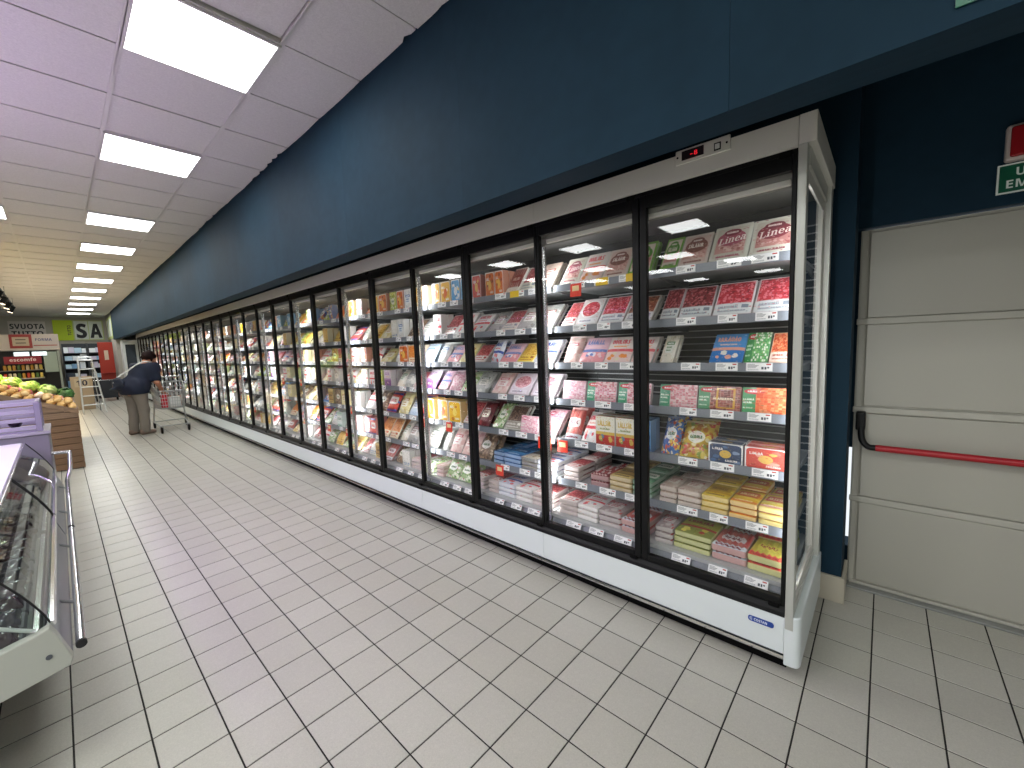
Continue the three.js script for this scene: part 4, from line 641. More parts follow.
{
  const pot = [0, 1, 2].map(() => lumpy(0.036, 1.15, 0.85, 1, 0.04, 2.6)), potM = [0xd8b271, 0xcfa45e, 0xdfc088, 0xc99a58].map(c => mat(c, 0.65));
  const place = (geo, m, name, label, cat, group, x, z, lift) => { const o = single(name, geo, m, label, cat, [x, topY(x) + lift, z], group); o.rotation.set(rnd() * 0.6, rnd() * 6, rnd() * 0.6); return o; };
  for (let i = 0; i < 9; i++) for (let j = 0; j < 9; j++) for (let l = 0; l < 2; l++) {
    const x = 0.075 - i * 0.092 + (j % 2) * 0.01 + rr(-0.005, 0.005) - l * 0.03, z = -7.91 - j * 0.086 + rr(-0.005, 0.005) - l * 0.03;
    if (x < -0.68 || Math.abs(x + 0.2075) < 0.05 || l && rnd() < 0.45) continue;
    const left = x < -0.2;
    place(pick(pot), pick(potM), 'potato', left ? 'yellow potato heaped in the bin left of the stand divider' : 'tan potato heaped in the front bin right of the stand divider', 'potato', left ? 'potatoes left of the divider' : 'potatoes right of the divider', x, z, 0.015 + l * 0.058);
  }
  const on = lumpy(0.04, 1, 0.9, 1, 0.02, 2), onM = mat(0x8c2038, 0.3), onW = mat(0xe2cdb8, 0.45), app = mat(0xc23a32, 0.3);
  for (let i = 0; i < 9; i++) for (let j = 0; j < 6; j++) {
    const x = 0.07 - i * 0.095 + rr(-0.01, 0.01), z = -8.76 - j * 0.11 + rr(-0.012, 0.012); if (x < -0.72) continue;
    const red = x < -0.3, m = red ? onM : rnd() < 0.3 ? app : onW;
    const o = place(on, m, red ? 'red_onion' : m === app ? 'tomato' : 'white_onion', red ? 'glossy red onion in the middle bin of the produce stand' : m === app ? 'red tomato among white onions on the produce stand' : 'pale onion in the middle bin of the produce stand', red ? 'red onion' : m === app ? 'tomato' : 'onion', 'onions and tomatoes in the middle bin', x, z, 0.03);
  }
  const lm = [mat(0xc6d884, 0.55), mat(0x9cc24e, 0.5), mat(0x7da83a, 0.5), mat(0xb4d068, 0.5)], dk = [mat(0x3f6a34, 0.55), mat(0x2e5628, 0.55), mat(0x4a7a3a, 0.5)], cf = [mat(0xe9e4cc, 0.7), mat(0x8cb05a, 0.5), mat(0xb2c67c, 0.5)];
  for (let i = 0; i < 6; i++) for (let j = 0; j < 4; j++) {
    const x = 0.03 - i * 0.178, z = -9.58 - j * 0.215;
    const dark = i === 0 || (j === 3 && i < 3);
    const y = topY(x) + 0.075;
    leafHead(0.088, 7, dark ? dk : (i === 1 && j === 0) || (i === 1 && j === 1) ? cf : lm, dark ? 'spinach_bunch' : (i === 1 && j < 2) ? 'cauliflower' : 'lettuce', dark ? 'dark green leafy bunch at the edge of the produce stand' : (i === 1 && j < 2) ? 'cream cauliflower with green leaves on the produce stand' : 'pale green lettuce head on the produce stand', dark ? 'greens' : (i === 1 && j < 2) ? 'cauliflower' : 'lettuce', dark ? 'dark greens on the stand' : (i === 1 && j < 2) ? 'cauliflowers on the stand' : 'lettuces on the stand', [x + rr(-0.02, 0.02), y, z]);
  }
  const leek = [mat(0x8a7a64, 0.7), mat(0x9a9070, 0.7)];
  for (let k = 0; k < 5; k++) { const r = lumpy(0.07, 1, 1, 1, 0.06, 3); place(r, leek[k % 2], 'celeriac', 'brown celeriac root at the back of the produce stand', 'celeriac', 'celeriac roots on the stand', 0.02 - k * 0.16, -10.62, 0.05); }
}

// ---------------------------------------------------------------- chiller kiosk, banners and shelves at the far end
function textPanel(w, h, draw, px = 160) { return mat(0xffffff, 0.55, { map: canvasTex(Math.min(1024, Math.round(w * px)), Math.min(1024, Math.round(h * px)), draw) }); }
{
  const k = thing('chiller_kiosk', 'wide chiller with printed canopy and dark red banner behind the produce', 'chiller', [0, 0, -19]);
  const grey = mat(0x9a948c, 0.5), dark = mat(0x2a2c30, 0.5);
  part(k, 'canopy', rbx(-3.2, 0.1, 1.77, 2.26, -0.9, 0, 0.02, 2), mat(0xb4aca4, 0.5), 'beige rounded canopy');
  part(k, 'back', bx(-3.2, 0.08, 0.1, 1.77, -0.9, -0.82), dark); part(k, 'side', bx(0.03, 0.08, 0.1, 1.77, -0.82, -0.05), mat(0x8d9488, 0.5)); part(k, 'side', bx(-3.2, -3.15, 0.1, 1.77, -0.82, -0.05), grey);
  part(k, 'base', bx(-3.2, 0.08, 0.001, 0.5, -0.9, 0), grey);
  const cs = part(k, 'canopy_sign', bx(-0.876, -0.44, 1.84, 2.25, 0.001, 0.012), mat(0x8c2a28, 0.5), 'red framed canopy sign');
  part(cs, 'sign_field', bx(-0.82, -0.5, 1.91, 2.17, 0.012, 0.016), mat(0xb0a088, 0.5)); part(cs, 'sign_bar', mg([bx(-0.76, -0.56, 2.08, 2.11, 0.016, 0.018), bx(-0.76, -0.56, 1.98, 2.01, 0.016, 0.018)]), mat(0x5a5044, 0.5));
  part(k, 'canopy_lettering', new THREE.PlaneGeometry(0.36, 0.15).translate(-0.21, 2.09, 0.006), textPanel(0.36, 0.15, (c, w, h) => { c.fillStyle = '#b4aca4'; c.fillRect(0, 0, w, h); c.fillStyle = '#3c4474'; c.font = `bold ${h * 0.75}px sans-serif`; c.textAlign = 'center'; c.textBaseline = 'middle'; c.fillText('FORMA', w / 2, h / 2, w * 0.96); }, 500), 'blue canopy lettering');
  part(k, 'canopy_stripe', bx(-0.42, 0.06, 1.905, 1.93, 0.001, 0.006), mat(0x9c3430, 0.5));
  for (const x of [-0.83, -0.48]) { part(k, 'lit_panel', rbx(x, x + 0.3, 1.61, 1.73, -0.05, -0.02, 0.01, 1), mat(0xffffff, 0.5, { emissive: 0xcfeaf0, emissiveIntensity: 0.9 }), 'glowing white header panel'); }
  part(k, 'banner', bx(-1.034, -0.305, 1.38, 1.6, -0.05, -0.04), mat(0x8a1c28, 0.5), 'dark red banner');
  part(k, 'banner_lettering', new THREE.PlaneGeometry(0.7, 0.18).translate(-0.67, 1.5, -0.038), textPanel(0.7, 0.18, (c, w, h) => { c.fillStyle = '#8a1c28'; c.fillRect(0, 0, w, h); c.fillStyle = '#e6d6d0'; c.font = `bold ${h * 0.72}px sans-serif`; c.textAlign = 'center'; c.textBaseline = 'middle'; c.fillText('escomfe', w / 2, h / 2, w * 0.94); }, 400), 'white banner lettering');
  part(k, 'shelf', bx(-3.1, -0.3, 0.92, 0.95, -0.8, -0.06), grey); part(k, 'shelf', bx(-3.1, -0.3, 1.17, 1.19, -0.8, -0.2), grey);
  part(k, 'glass_front', bx(-0.26, 0.02, 1.1, 1.72, -0.06, -0.05), mat(0x93a090, 0.3), 'pale green side panel');
  const jar = mg([new THREE.CylinderGeometry(0.035, 0.035, 0.13, 10).translate(0, 0.065, 0), new THREE.CylinderGeometry(0.028, 0.028, 0.02, 10).translate(0, 0.14, 0)]);
  const jm = [0xd8a040, 0xe8d8b0, 0xc0402c, 0x5a7a3a, 0xe6c860].map(c => mat(c, 0.35)), jn = ['amber', 'cream', 'red', 'green', 'yellow'];
  for (const [y, z] of [[1.1905, -0.3], [0.9505, -0.15]]) for (let i = 0; i < 9; i++) { const q = Math.floor(rnd() * 5); single('jar', jar, jm[q], `${jn[q]} jar under the dark red banner on the ${y > 1 ? 'upper' : 'lower'} kiosk shelf`, 'jar', [-1.05 + i * 0.088, y, -19 + z], 'jars under the red banner'); }
  // banners on the far wall
  const zb = -23.49;
  const sv = thing('banner_sign', 'white clearance banner with bold black words above the kiosk', 'banner', [-0.6, 2.3, zb]);
  part(sv, 'board', bx(-0.46, 0.44, 0, 0.62, 0, 0.02), mat(0xd6cec6, 0.6));
  part(sv, 'lettering', new THREE.PlaneGeometry(0.88, 0.6).translate(-0.01, 0.31, 0.022), textPanel(0.88, 0.6, (c, w, h) => { c.fillStyle = '#d8d2cc'; c.fillRect(0, 0, w, h); c.fillStyle = '#16161e'; c.textAlign = 'center'; c.textBaseline = 'middle'; c.font = `bold ${h * 0.42}px sans-serif`; c.fillText('SVUOTA', w / 2, h * 0.3, w * 0.96); c.fillText('TUTTO', w / 2, h * 0.74, w * 0.9); }, 500), 'bold black lettering');
  const yb = thing('banner_sign', 'yellow green sale banner with vertical black lettering', 'banner', [0.02, 2.2, zb]);
  part(yb, 'board', bx(0, 0.52, 0, 0.78, 0, 0.02), mat(0xc4dc14, 0.55));
  part(yb, 'lettering', new THREE.PlaneGeometry(0.14, 0.7).translate(0.42, 0.39, 0.022), textPanel(0.14, 0.7, (c, w, h) => { c.fillStyle = '#c4dc14'; c.fillRect(0, 0, w, h); c.translate(w / 2, h / 2); c.rotate(-Math.PI / 2); c.fillStyle = '#1c1e10'; c.textAlign = 'center'; c.textBaseline = 'middle'; c.font = `bold ${w * 0.9}px sans-serif`; c.fillText('TUTTO', 0, 0, h * 0.95); }, 700), 'vertical black lettering');
  const sa = thing('banner_sign', 'white banner with huge black letters S and A', 'banner', [0.545, 2.2, zb]);
  part(sa, 'board', bx(0, 0.84, 0, 0.78, 0, 0.02), mat(0xc8d488, 0.55));
  for (const [x, ch] of [[0.03, 'S'], [0.43, 'A']]) part(sa, 'letter_card', new THREE.PlaneGeometry(0.38, 0.72).translate(x + 0.19, 0.39, 0.024), textPanel(0.42, 0.7, (c, w, h) => { c.fillStyle = '#e6ece0'; c.fillRect(0, 0, w, h); c.fillStyle = '#101218'; c.textAlign = 'center'; c.textBaseline = 'middle'; c.font = `bold ${h * 1.02}px sans-serif`; c.lineWidth = w * 0.07; c.strokeStyle = '#101218'; c.strokeText(ch, w / 2, h * 0.54, w * 0.82); c.fillText(ch, w / 2, h * 0.54, w * 0.82); }, 500), `white card with black letter ${ch}`);
  const sb = thing('banner_sign', 'yellow and white banner strip along the side wall past the refrigerators', 'banner', [1.499, 2.2, -23.4]);
  part(sb, 'board', bx(-0.02, 0, 0, 0.8, 0, 2.7), mat(0xc8d488, 0.55)); for (let i = 0; i < 2; i++) part(sb, 'letter_card', bx(-0.026, -0.02, 0.08, 0.72, 0.2 + i * 1.1, 1.0 + i * 1.1), mat(0xdfe6da, 0.55));

  // two shelving units with paper goods
  const boxG = new THREE.BoxGeometry(1, 1, 1).translate(0, 0.5, 0);
  const goods = [[0xf0f6fa, 'white paper'], [0xc4e0f2, 'pale blue'], [0xd6d2e6, 'lilac'], [0x86b4da, 'blue'], [0x3a4250, 'dark'], [0xd8d4cc, 'cream'], [0xb84a40, 'red']].map(([c, n]) => [mat(c, 0.5), n]);
  for (let u = 0; u < 2; u++) {
    const x0 = 0.16 + u * 0.66, t = thing('shelving_unit', u ? 'dark shelving unit of paper goods beside the red poster' : 'dark shelving unit of paper goods behind the stepladder', 'shelves', [x0, 0, -22.3], 0, 'shelving against the far wall');
    part(t, 'back_board', bx(0, 0.65, 0, 2.05, -0.45, -0.43), mat(0x33363c, 0.6));
    for (const x of [0, 0.63]) part(t, 'upright', bx(x, x + 0.02, 0, 2.05, -0.43, 0), mat(0x4a4d52, 0.5));
    [0.12, 0.42, 0.74, 1.12, 1.42, 1.7].forEach((y, si) => {
      part(t, 'shelf', bx(0.02, 0.63, y - 0.025, y, -0.43, 0), mat(0x3c3f44, 0.5));
      let x = x0 + 0.04; const right = x0 + 0.62;
      while (x < right - 0.09) {
        const w = Math.min(right - x, rr(0.12, 0.24)), h = Math.min(0.25, rr(0.14, 0.25)), [m, n] = pick(si > 2 ? [goods[0], goods[1], goods[0], goods[2], goods[3]] : goods);
        const o = single('paper_goods_pack', boxG, m, `${n} pack on ${ORD[5 - si]} shelf of the ${u ? 'unit by the red poster' : 'unit behind the stepladder'}`, 'pack', [x + w / 2, y + 0.0005, -22.48], 'paper goods on the far shelves');
        o.scale.set(w - 0.008, h, 0.24); x += w;
      }
    });
  }
  const rp = thing('red_display', 'red cardboard display stand at the end of the refrigerators', 'display stand', [1.25, 0, -21.4]);
  part(rp, 'panel', rbx(-0.2, 0.2, 0.02, 2.05, -0.02, 0.02, 0.01, 1), mat(0xb23420, 0.5)); part(rp, 'foot', bx(-0.22, 0.22, 0.001, 0.03, -0.16, 0.16), mat(0x6a2018, 0.5)); part(rp, 'shelf', bx(-0.18, 0.18, 0.9, 0.92, 0.02, 0.2), mat(0x8a2a1c, 0.5)); part(rp, 'picture', bx(-0.05, 0.06, 1.4, 1.75, 0.02, 0.026), mat(0xe8d0b8, 0.5));
  const fz = thing('upright_freezer', 'white upright freezer closing the end of the refrigerator run', 'freezer', [1.74, 0, -19.45]);
  part(fz, 'body', mg([bx(-0.2, 0.2, 0.05, 2.05, -0.35, 0.2), bx(-0.2, -0.13, 0.05, 2.05, 0.2, 0.24), bx(0.13, 0.2, 0.05, 2.05, 0.2, 0.24), bx(-0.13, 0.13, 0.05, 0.3, 0.2, 0.24), bx(-0.13, 0.13, 1.9, 2.05, 0.2, 0.24)]), whitePaint); part(fz, 'window', bx(-0.13, 0.13, 0.3, 1.9, 0.2, 0.21), mat(0x39424a, 0.15)); part(fz, 'foot', bx(-0.18, 0.18, 0.001, 0.05, -0.3, 0.15), blackMatt);
  const db = thing('dark_basket', 'dark wire bin of goods beside the red display', 'bin', [1.05, 0, -19.9]);
  part(db, 'bin_body', mg([bx(-0.28, 0.28, 0.1, 0.7, -0.2, -0.18), bx(-0.28, 0.28, 0.1, 0.7, 0.18, 0.2), bx(-0.28, -0.26, 0.1, 0.7, -0.18, 0.18), bx(0.26, 0.28, 0.1, 0.7, -0.18, 0.18), bx(-0.26, 0.26, 0.1, 0.12, -0.18, 0.18)]), mat(0x22252c, 0.5)); part(db, 'rim', mg([rod([-0.28, 0.71, 0.19], [0.28, 0.71, 0.19], 0.012), rod([-0.28, 0.71, -0.19], [0.28, 0.71, -0.19], 0.012)]), chrome); part(db, 'leg', mg([bx(-0.27, -0.24, 0.001, 0.1, -0.18, 0.18)]), blackMatt); part(db, 'leg', mg([bx(0.24, 0.27, 0.001, 0.1, -0.18, 0.18)]), blackMatt);
}
// aluminium stepladder with a price card box behind it
{
  const l = thing('stepladder', 'aluminium stepladder standing open in the aisle beyond the shopper', 'ladder', [0.5, 0, -15.8]);
  const a = mat(0xd4d8d8, 0.3, { metalness: 0.7 });
  for (const [b, t] of [[[-0.16, 0.005, 0.28], [-0.13, 1.42, -0.02]], [[0.28, 0.005, 0.28], [0.13, 1.42, -0.02]]]) part(l, 'front_rail', rod(b, t, 0.018, 8), a);
  for (const [b, t] of [[[-0.14, 0.005, -0.42], [-0.11, 1.36, -0.06]], [[0.2, 0.005, -0.42], [0.11, 1.36, -0.06]]]) part(l, 'rear_leg', rod(b, t, 0.013, 8), greyMetal);
  for (let k = 1; k < 6; k++) { const f = k / 6, y = 1.42 * f, z = 0.28 - 0.3 * f, xl = -0.16 + 0.03 * f, xr = 0.28 - 0.15 * f; part(l, 'step', rbx(xl, xr, y - 0.012, y + 0.012, z - 0.05, z + 0.03, 0.004, 1), a); }
  part(l, 'top_cap', rbx(-0.15, 0.15, 1.4, 1.44, -0.09, 0.03, 0.008, 2), a); part(l, 'hoop', tube([[-0.13, 1.42, -0.02], [-0.12, 1.5, -0.05], [0.12, 1.5, -0.05], [0.13, 1.42, -0.02]], 0.012, 8, 8), a);
  const c = thing('cardboard_box', 'brown cardboard box with number 10 behind the stepladder', 'box', [0.42, 0, -17.2]);
  part(c, 'carton', rbx(-0.22, 0.22, 0.001, 0.95, -0.15, 0.15, 0.004, 1), mat(0xa8967c, 0.7)); part(c, 'price_card', new THREE.PlaneGeometry(0.3, 0.24).translate(0, 0.78, 0.152), textPanel(0.3, 0.24, (g, w, h) => { g.fillStyle = '#b4a68c'; g.fillRect(0, 0, w, h); g.fillStyle = '#1c2038'; g.font = `bold ${h * 0.9}px sans-serif`; g.textAlign = 'center'; g.textBaseline = 'middle'; g.fillText('10', w / 2, h * 0.54); }, 500), 'card with number 10');
}
// track spotlights under the ceiling on the left
{
  const warm = new THREE.Color(1, 0.8, 0.55);
  const t = thing('spotlight_track', 'dark ceiling track with round spotlights over the produce stand', 'track light', [-0.62, 2.86, -13]);
  part(t, 'rail', rbx(-0.02, 0.02, 0, 0.035, -4.2, 4.2, 0.004, 1), blackPlastic); for (const z of [-3.8, -1.3, 1.3, 3.8]) part(t, 'hanger', rod([0, 0.03, z], [0, 0.23, z], 0.006, 6), greyMetal);
  for (const z of [-3.4, -2.3, -1.1, 0.1, 1.2, 2.4, 3.6]) {
    const s = part(t, 'spot', new THREE.CylinderGeometry(0.055, 0.04, 0.16, 14).rotateZ(-0.35).translate(-0.02, -0.09, z), blackPlastic); part(s, 'spot_lens', new THREE.CylinderGeometry(0.045, 0.045, 0.008, 14).translate(0, -0.083, 0).rotateZ(Math.PI - 0.35).rotateZ(Math.PI).translate(-0.02, -0.09, z), mat(0xffffff, 0.4, { emissive: warm, emissiveIntensity: 4 }));
    const L = new THREE.SpotLight(warm, 42, 0, 0.75, 0.6, 2); L.position.set(-0.68, 2.66, -13 + z); L.target.position.set(-1.1, 1.0, -13 + z); L.castShadow = true; L.shadow.radius = 2; scene.add(L, L.target);
  }
}

// ---------------------------------------------------------------- the shopper, her bag and her trolley
function surfaceNets(f, lo, hi, cell) {
  const n = [0, 1, 2].map(i => Math.ceil((hi[i] - lo[i]) / cell) + 1), N = n[0] * n[1] * n[2], val = new Float32Array(N), id = (i, j, k) => i + n[0] * (j + n[1] * k);
  for (let k = 0; k < n[2]; k++) for (let j = 0; j < n[1]; j++) for (let i = 0; i < n[0]; i++) val[id(i, j, k)] = f(lo[0] + i * cell, lo[1] + j * cell, lo[2] + k * cell);
  const vert = new Int32Array(N).fill(-1), pos = [], idx = [];
  for (let k = 0; k + 1 < n[2]; k++) for (let j = 0; j + 1 < n[1]; j++) for (let i = 0; i + 1 < n[0]; i++) {
    let c = 0, x = 0, y = 0, z = 0; const c8 = [];
    for (let q = 0; q < 8; q++) c8.push(val[id(i + (q & 1), j + ((q >> 1) & 1), k + (q >> 2))]);
    for (let a = 0; a < 8; a++) for (const bit of [1, 2, 4]) { const b = a | bit; if (b === a) continue; const va = c8[a], vb = c8[b]; if ((va < 0) === (vb < 0)) continue; const t = va / (va - vb); x += (a & 1) + (bit === 1 ? t : 0); y += ((a >> 1) & 1) + (bit === 2 ? t : 0); z += (a >> 2) + (bit === 4 ? t : 0); c++; }
    if (!c) continue;
    vert[id(i, j, k)] = pos.length / 3; pos.push(lo[0] + (i + x / c) * cell, lo[1] + (j + y / c) * cell, lo[2] + (k + z / c) * cell);
  }
  const quad = (a, b, c, d, flip) => { if (a < 0 || b < 0 || c < 0 || d < 0) return; flip ? idx.push(a, c, b, a, d, c) : idx.push(a, b, c, a, c, d); };
  for (let k = 1; k + 1 < n[2]; k++) for (let j = 1; j + 1 < n[1]; j++) for (let i = 1; i + 1 < n[0]; i++) {
    const v0 = val[id(i, j, k)] < 0;
    if (v0 !== val[id(i + 1, j, k)] < 0) quad(vert[id(i, j - 1, k - 1)], vert[id(i, j, k - 1)], vert[id(i, j, k)], vert[id(i, j - 1, k)], !v0);
    if (v0 !== val[id(i, j + 1, k)] < 0) quad(vert[id(i - 1, j, k - 1)], vert[id(i - 1, j, k)], vert[id(i, j, k)], vert[id(i, j, k - 1)], !v0);
    if (v0 !== val[id(i, j, k + 1)] < 0) quad(vert[id(i - 1, j - 1, k)], vert[id(i, j - 1, k)], vert[id(i, j, k)], vert[id(i - 1, j, k)], !v0);
  }
  const g = new THREE.BufferGeometry(); g.setAttribute('position', new THREE.Float32BufferAttribute(pos, 3)); g.setIndex(idx); g.computeVertexNormals(); return g;
}
const cap = (a, b, ra, rb) => (x, y, z) => { const dx = b[0] - a[0], dy = b[1] - a[1], dz = b[2] - a[2], px = x - a[0], py = y - a[1], pz = z - a[2], t = Math.max(0, Math.min(1, (px * dx + py * dy + pz * dz) / (dx * dx + dy * dy + dz * dz))); return Math.hypot(px - t * dx, py - t * dy, pz - t * dz) - (ra + (rb - ra) * t); };
const ell = (c, r) => (x, y, z) => { const q = Math.hypot((x - c[0]) / r[0], (y - c[1]) / r[1], (z - c[2]) / r[2]); return (q - 1) * Math.min(...r); };
const smin = (k, ...fs) => (x, y, z) => { let d = fs[0](x, y, z); for (let i = 1; i < fs.length; i++) { const e = fs[i](x, y, z), h = Math.max(k - Math.abs(d - e), 0) / k; d = Math.min(d, e) - h * h * k * 0.25; } return d; };
{
  // local frame: x = the way she faces, z = her right side; turned so that she looks along the refrigerators' front
  const P = thing('person', 'person in navy T-shirt and grey trousers leaning over a shopping trolley', 'person', [0.92, 0, -10.32], Math.atan2(0.6, 0.8));
  const skin = mat(0xb98468, 0.55), navyShirt = mat(0x141d33, 0.85), trouser = mat(0x7f786e, 0.85), hairM = mat(0x1c0d0b, 0.75, { specularIntensity: 0.4 }), shoeM = mat(0x8a7668, 0.7);
  const hip = [0.0, 0.86, 0], chest = [0.2, 1.18, 0], neck = [0.27, 1.34, 0], head = [0.37, 1.43, 0];
  const shR = [0.24, 1.25, 0.18], elR = [0.22, 0.96, 0.24], haR = [0.4, 0.74, 0.16], shL = [0.24, 1.25, -0.18], elL = [0.32, 1.0, -0.24], haL = [0.5, 0.96, -0.14];
  const torso = smin(0.08, cap([hip[0], hip[1], -0.07], [hip[0], hip[1], 0.07], 0.13, 0.13), cap(hip, chest, 0.145, 0.135), cap([0.21, 1.18, -0.08], [0.21, 1.18, 0.08], 0.11, 0.11), cap(shL, shR, 0.06, 0.06));
  const hand = (w, s) => { const d = [0.09, -0.06, -0.02 * s], q = (f, o, l, r) => cap([w[0] + d[0] * 0.9, w[1] + d[1] * 0.9 + o[1], w[2] + o[2]], [w[0] + d[0] * 0.9 + l, w[1] + d[1] * 0.9 + o[1] - l * 0.9, w[2] + o[2]], r, r * 0.85); return [cap(w, [w[0] + 0.07, w[1] - 0.05, w[2]], 0.026, 0.03), ...[-0.03, -0.01, 0.01, 0.03].map((o, i) => q(i, [0, 0, o], [0.05, 0.058, 0.054, 0.042][i], 0.0088)), cap([w[0] + 0.03, w[1] - 0.01, w[2] - 0.03 * s], [w[0] + 0.08, w[1] - 0.02, w[2] - 0.055 * s], 0.011, 0.009)]; };
  const arm = (s, e, h) => [cap(s, e, 0.055, 0.042), cap(e, h, 0.042, 0.028)];
  const legs = [];
  for (const s of [-1, 1]) legs.push(cap([0.0, 0.84, 0.085 * s], [0.03, 0.47, 0.1 * s], 0.1, 0.062), cap([0.03, 0.47, 0.1 * s], [-0.01, 0.08, 0.11 * s], 0.06, 0.04), cap([-0.02, 0.05, 0.11 * s], [0.14, 0.035, 0.13 * s], 0.035, 0.03));
  const face = [ell(head, [0.095, 0.115, 0.078]), cap([0.45, 1.35, 0], [0.4, 1.36, 0], 0.03, 0.04), cap([0.46, 1.42, 0], [0.478, 1.4, 0], 0.012, 0.015), cap([0.36, 1.42, -0.078], [0.35, 1.44, -0.082], 0.014, 0.018), cap([0.36, 1.42, 0.078], [0.35, 1.44, 0.082], 0.014, 0.018)];
  const body = smin(0.03, torso, smin(0.02, cap(chest, neck, 0.07, 0.055), cap(neck, head, 0.052, 0.06)), smin(0.02, ...face), ...arm(shR, elR, haR), ...arm(shL, elL, haL), ...legs);
  const nofine = surfaceNets(smin(0.012, body), [-0.3, 0.0, -0.36], [0.62, 1.6, 0.36], 0.013);
  const hR = surfaceNets(smin(0.008, ...hand(haR, 1), cap([haR[0] - 0.03, haR[1] + 0.036, haR[2] + 0.012], haR, 0.029, 0.027)), [0.33, 0.58, 0.06], [0.62, 0.83, 0.26], 0.005), hL = surfaceNets(smin(0.008, ...hand(haL, -1), cap([haL[0] - 0.03, haL[1] + 0.01, haL[2] - 0.018], haL, 0.029, 0.027)), [0.42, 0.8, -0.24], [0.7, 1.04, -0.05], 0.005);
  part(P, 'body', mg([nofine, hR, hL]), skin, 'bare forearms and face');
  part(P, 'eyes', mg([new THREE.SphereGeometry(0.012, 8, 6).translate(0.452, 1.432, 0.033), new THREE.SphereGeometry(0.012, 8, 6).translate(0.452, 1.432, -0.033)]), mat(0x241a16, 0.3)); part(P, 'mouth', bx(0.468, 0.476, 1.362, 1.368, -0.02, 0.02), mat(0x8a4a44, 0.5));
  const wr = (f, a) => (x, y, z) => f(x, y, z) - a * (0.5 + 0.5 * Math.sin(34 * x + 22 * y + 9 * z));
  const shirtBase = smin(0.07, (x, y, z) => torso(x, y, z) - 0.028, cap([-0.02, 0.9, -0.1], [-0.02, 0.9, 0.1], 0.15, 0.15), cap([0.1, 1.05, 0], [0.13, 0.95, 0], 0.14, 0.13), cap(shR, [0.225, 1.04, 0.225], 0.07, 0.078), cap(shL, [0.28, 1.08, -0.22], 0.07, 0.078));
  part(P, 't_shirt', surfaceNets((x, y, z) => Math.max(wr(shirtBase, 0.008)(x, y, z), 0.765 + 0.1 * x - y + 0.06 * (x < 0 ? -x : 0), y - 1.335 + 0.15 * Math.max(0, 0.24 - x)), [-0.36, 0.66, -0.42], [0.5, 1.42, 0.42], 0.014), navyShirt, 'loose navy blue T-shirt');
  part(P, 'trousers', surfaceNets((x, y, z) => Math.max(wr(smin(0.03, cap([0, 0.85, -0.07], [0, 0.85, 0.07], 0.145, 0.145), ...[-1, 1].flatMap(s => [cap([0.0, 0.82, 0.085 * s], [0.03, 0.47, 0.105 * s], 0.112, 0.078), cap([0.03, 0.47, 0.105 * s], [0.0, 0.05, 0.118 * s], 0.078, 0.07)])), 0.006)(x, y, z), 0.045 - y, y - 0.93), [-0.3, 0.02, -0.34], [0.34, 1.0, 0.34], 0.014), trouser, 'grey loose trousers');
  part(P, 'hair', surfaceNets((x, y, z) => Math.max(ell([0.345, 1.455, 0], [0.118, 0.112, 0.1])(x, y, z) - 0.006 * Math.sin(60 * y + 40 * z) - 0.004 * Math.sin(80 * x), x - 0.445 + 0.4 * Math.max(0, 1.47 - y)), [0.18, 1.3, -0.15], [0.5, 1.62, 0.15], 0.01), hairM, 'short dark brown hair');
  for (const s of [-1, 1]) part(P, 'shoe', surfaceNets((x, y, z) => Math.max(smin(0.02, cap([-0.05, 0.045, 0.112 * s], [0.15, 0.03, 0.132 * s], 0.046, 0.036), cap([-0.03, 0.07, 0.112 * s], [0.05, 0.055, 0.12 * s], 0.045, 0.036))(x, y, z), 0.003 - y), [-0.14, -0.02, 0.12 * s - 0.1], [0.24, 0.16, 0.12 * s + 0.1], 0.01), shoeM, 'flat beige shoe');

  const bag = thing('shoulder_bag', 'dark navy shoulder bag with white strap on the shopper\'s back', 'bag', [0.92, 0, -10.32], Math.atan2(0.6, 0.8));
  part(bag, 'pouch', surfaceNets((x, y, z) => smin(0.04, ell([-0.2, 0.98, -0.09], [0.05, 0.11, 0.12]), cap([-0.2, 0.92, -0.12], [-0.29, 0.885, -0.14], 0.04, 0.018))(x, y, z), [-0.45, 0.76, -0.36], [-0.1, 1.2, 0.12], 0.012), mat(0x1a2438, 0.6), 'dark navy pouch');
  part(bag, 'strap', (() => { const c = new THREE.CatmullRomCurve3([V(-0.24, 0.99, -0.14), V(-0.2, 1.08, -0.1), V(-0.07, 1.2, -0.02), V(0.06, 1.31, 0.05), V(0.16, 1.355, 0.09), V(0.27, 1.34, 0.12)]); const g = new THREE.TubeGeometry(c, 24, 0.012, 8); return g; })(), mat(0xd8d8d4, 0.6), 'white strap');

  // wire trolley
  const T = thing('shopping_trolley', 'chrome wire shopping trolley in front of the refrigerators', 'trolley', [1.42, 0, -10.4], Math.PI - 0.06), wire = mat(0xb9bdbd, 0.3, { metalness: 0.8 });
  const top = [[-0.26, 0.93, 0.42], [0.26, 0.93, 0.42], [0.2, 0.8, -0.5], [-0.2, 0.8, -0.5]], bot = [[-0.22, 0.42, 0.34], [0.22, 0.42, 0.34], [0.17, 0.46, -0.46], [-0.17, 0.46, -0.46]];
  const lerp3 = (a, b, t) => a.map((v, i) => v + (b[i] - v) * t);
  for (let s = 0; s < 4; s++) {
    const a = top[s], b = top[(s + 1) % 4], c = bot[(s + 1) % 4], d = bot[s], w = [], nv = s % 2 ? 18 : 10;
    for (let i = 0; i <= nv; i++) w.push(rod(lerp3(a, b, i / nv), lerp3(d, c, i / nv), 0.004, 5));
    for (let i = 0; i <= 5; i++) w.push(rod(lerp3(a, d, i / 5), lerp3(b, c, i / 5), i === 0 ? 0.009 : 0.005, 5));
    part(T, 'basket_side', mg(w), wire);
  }
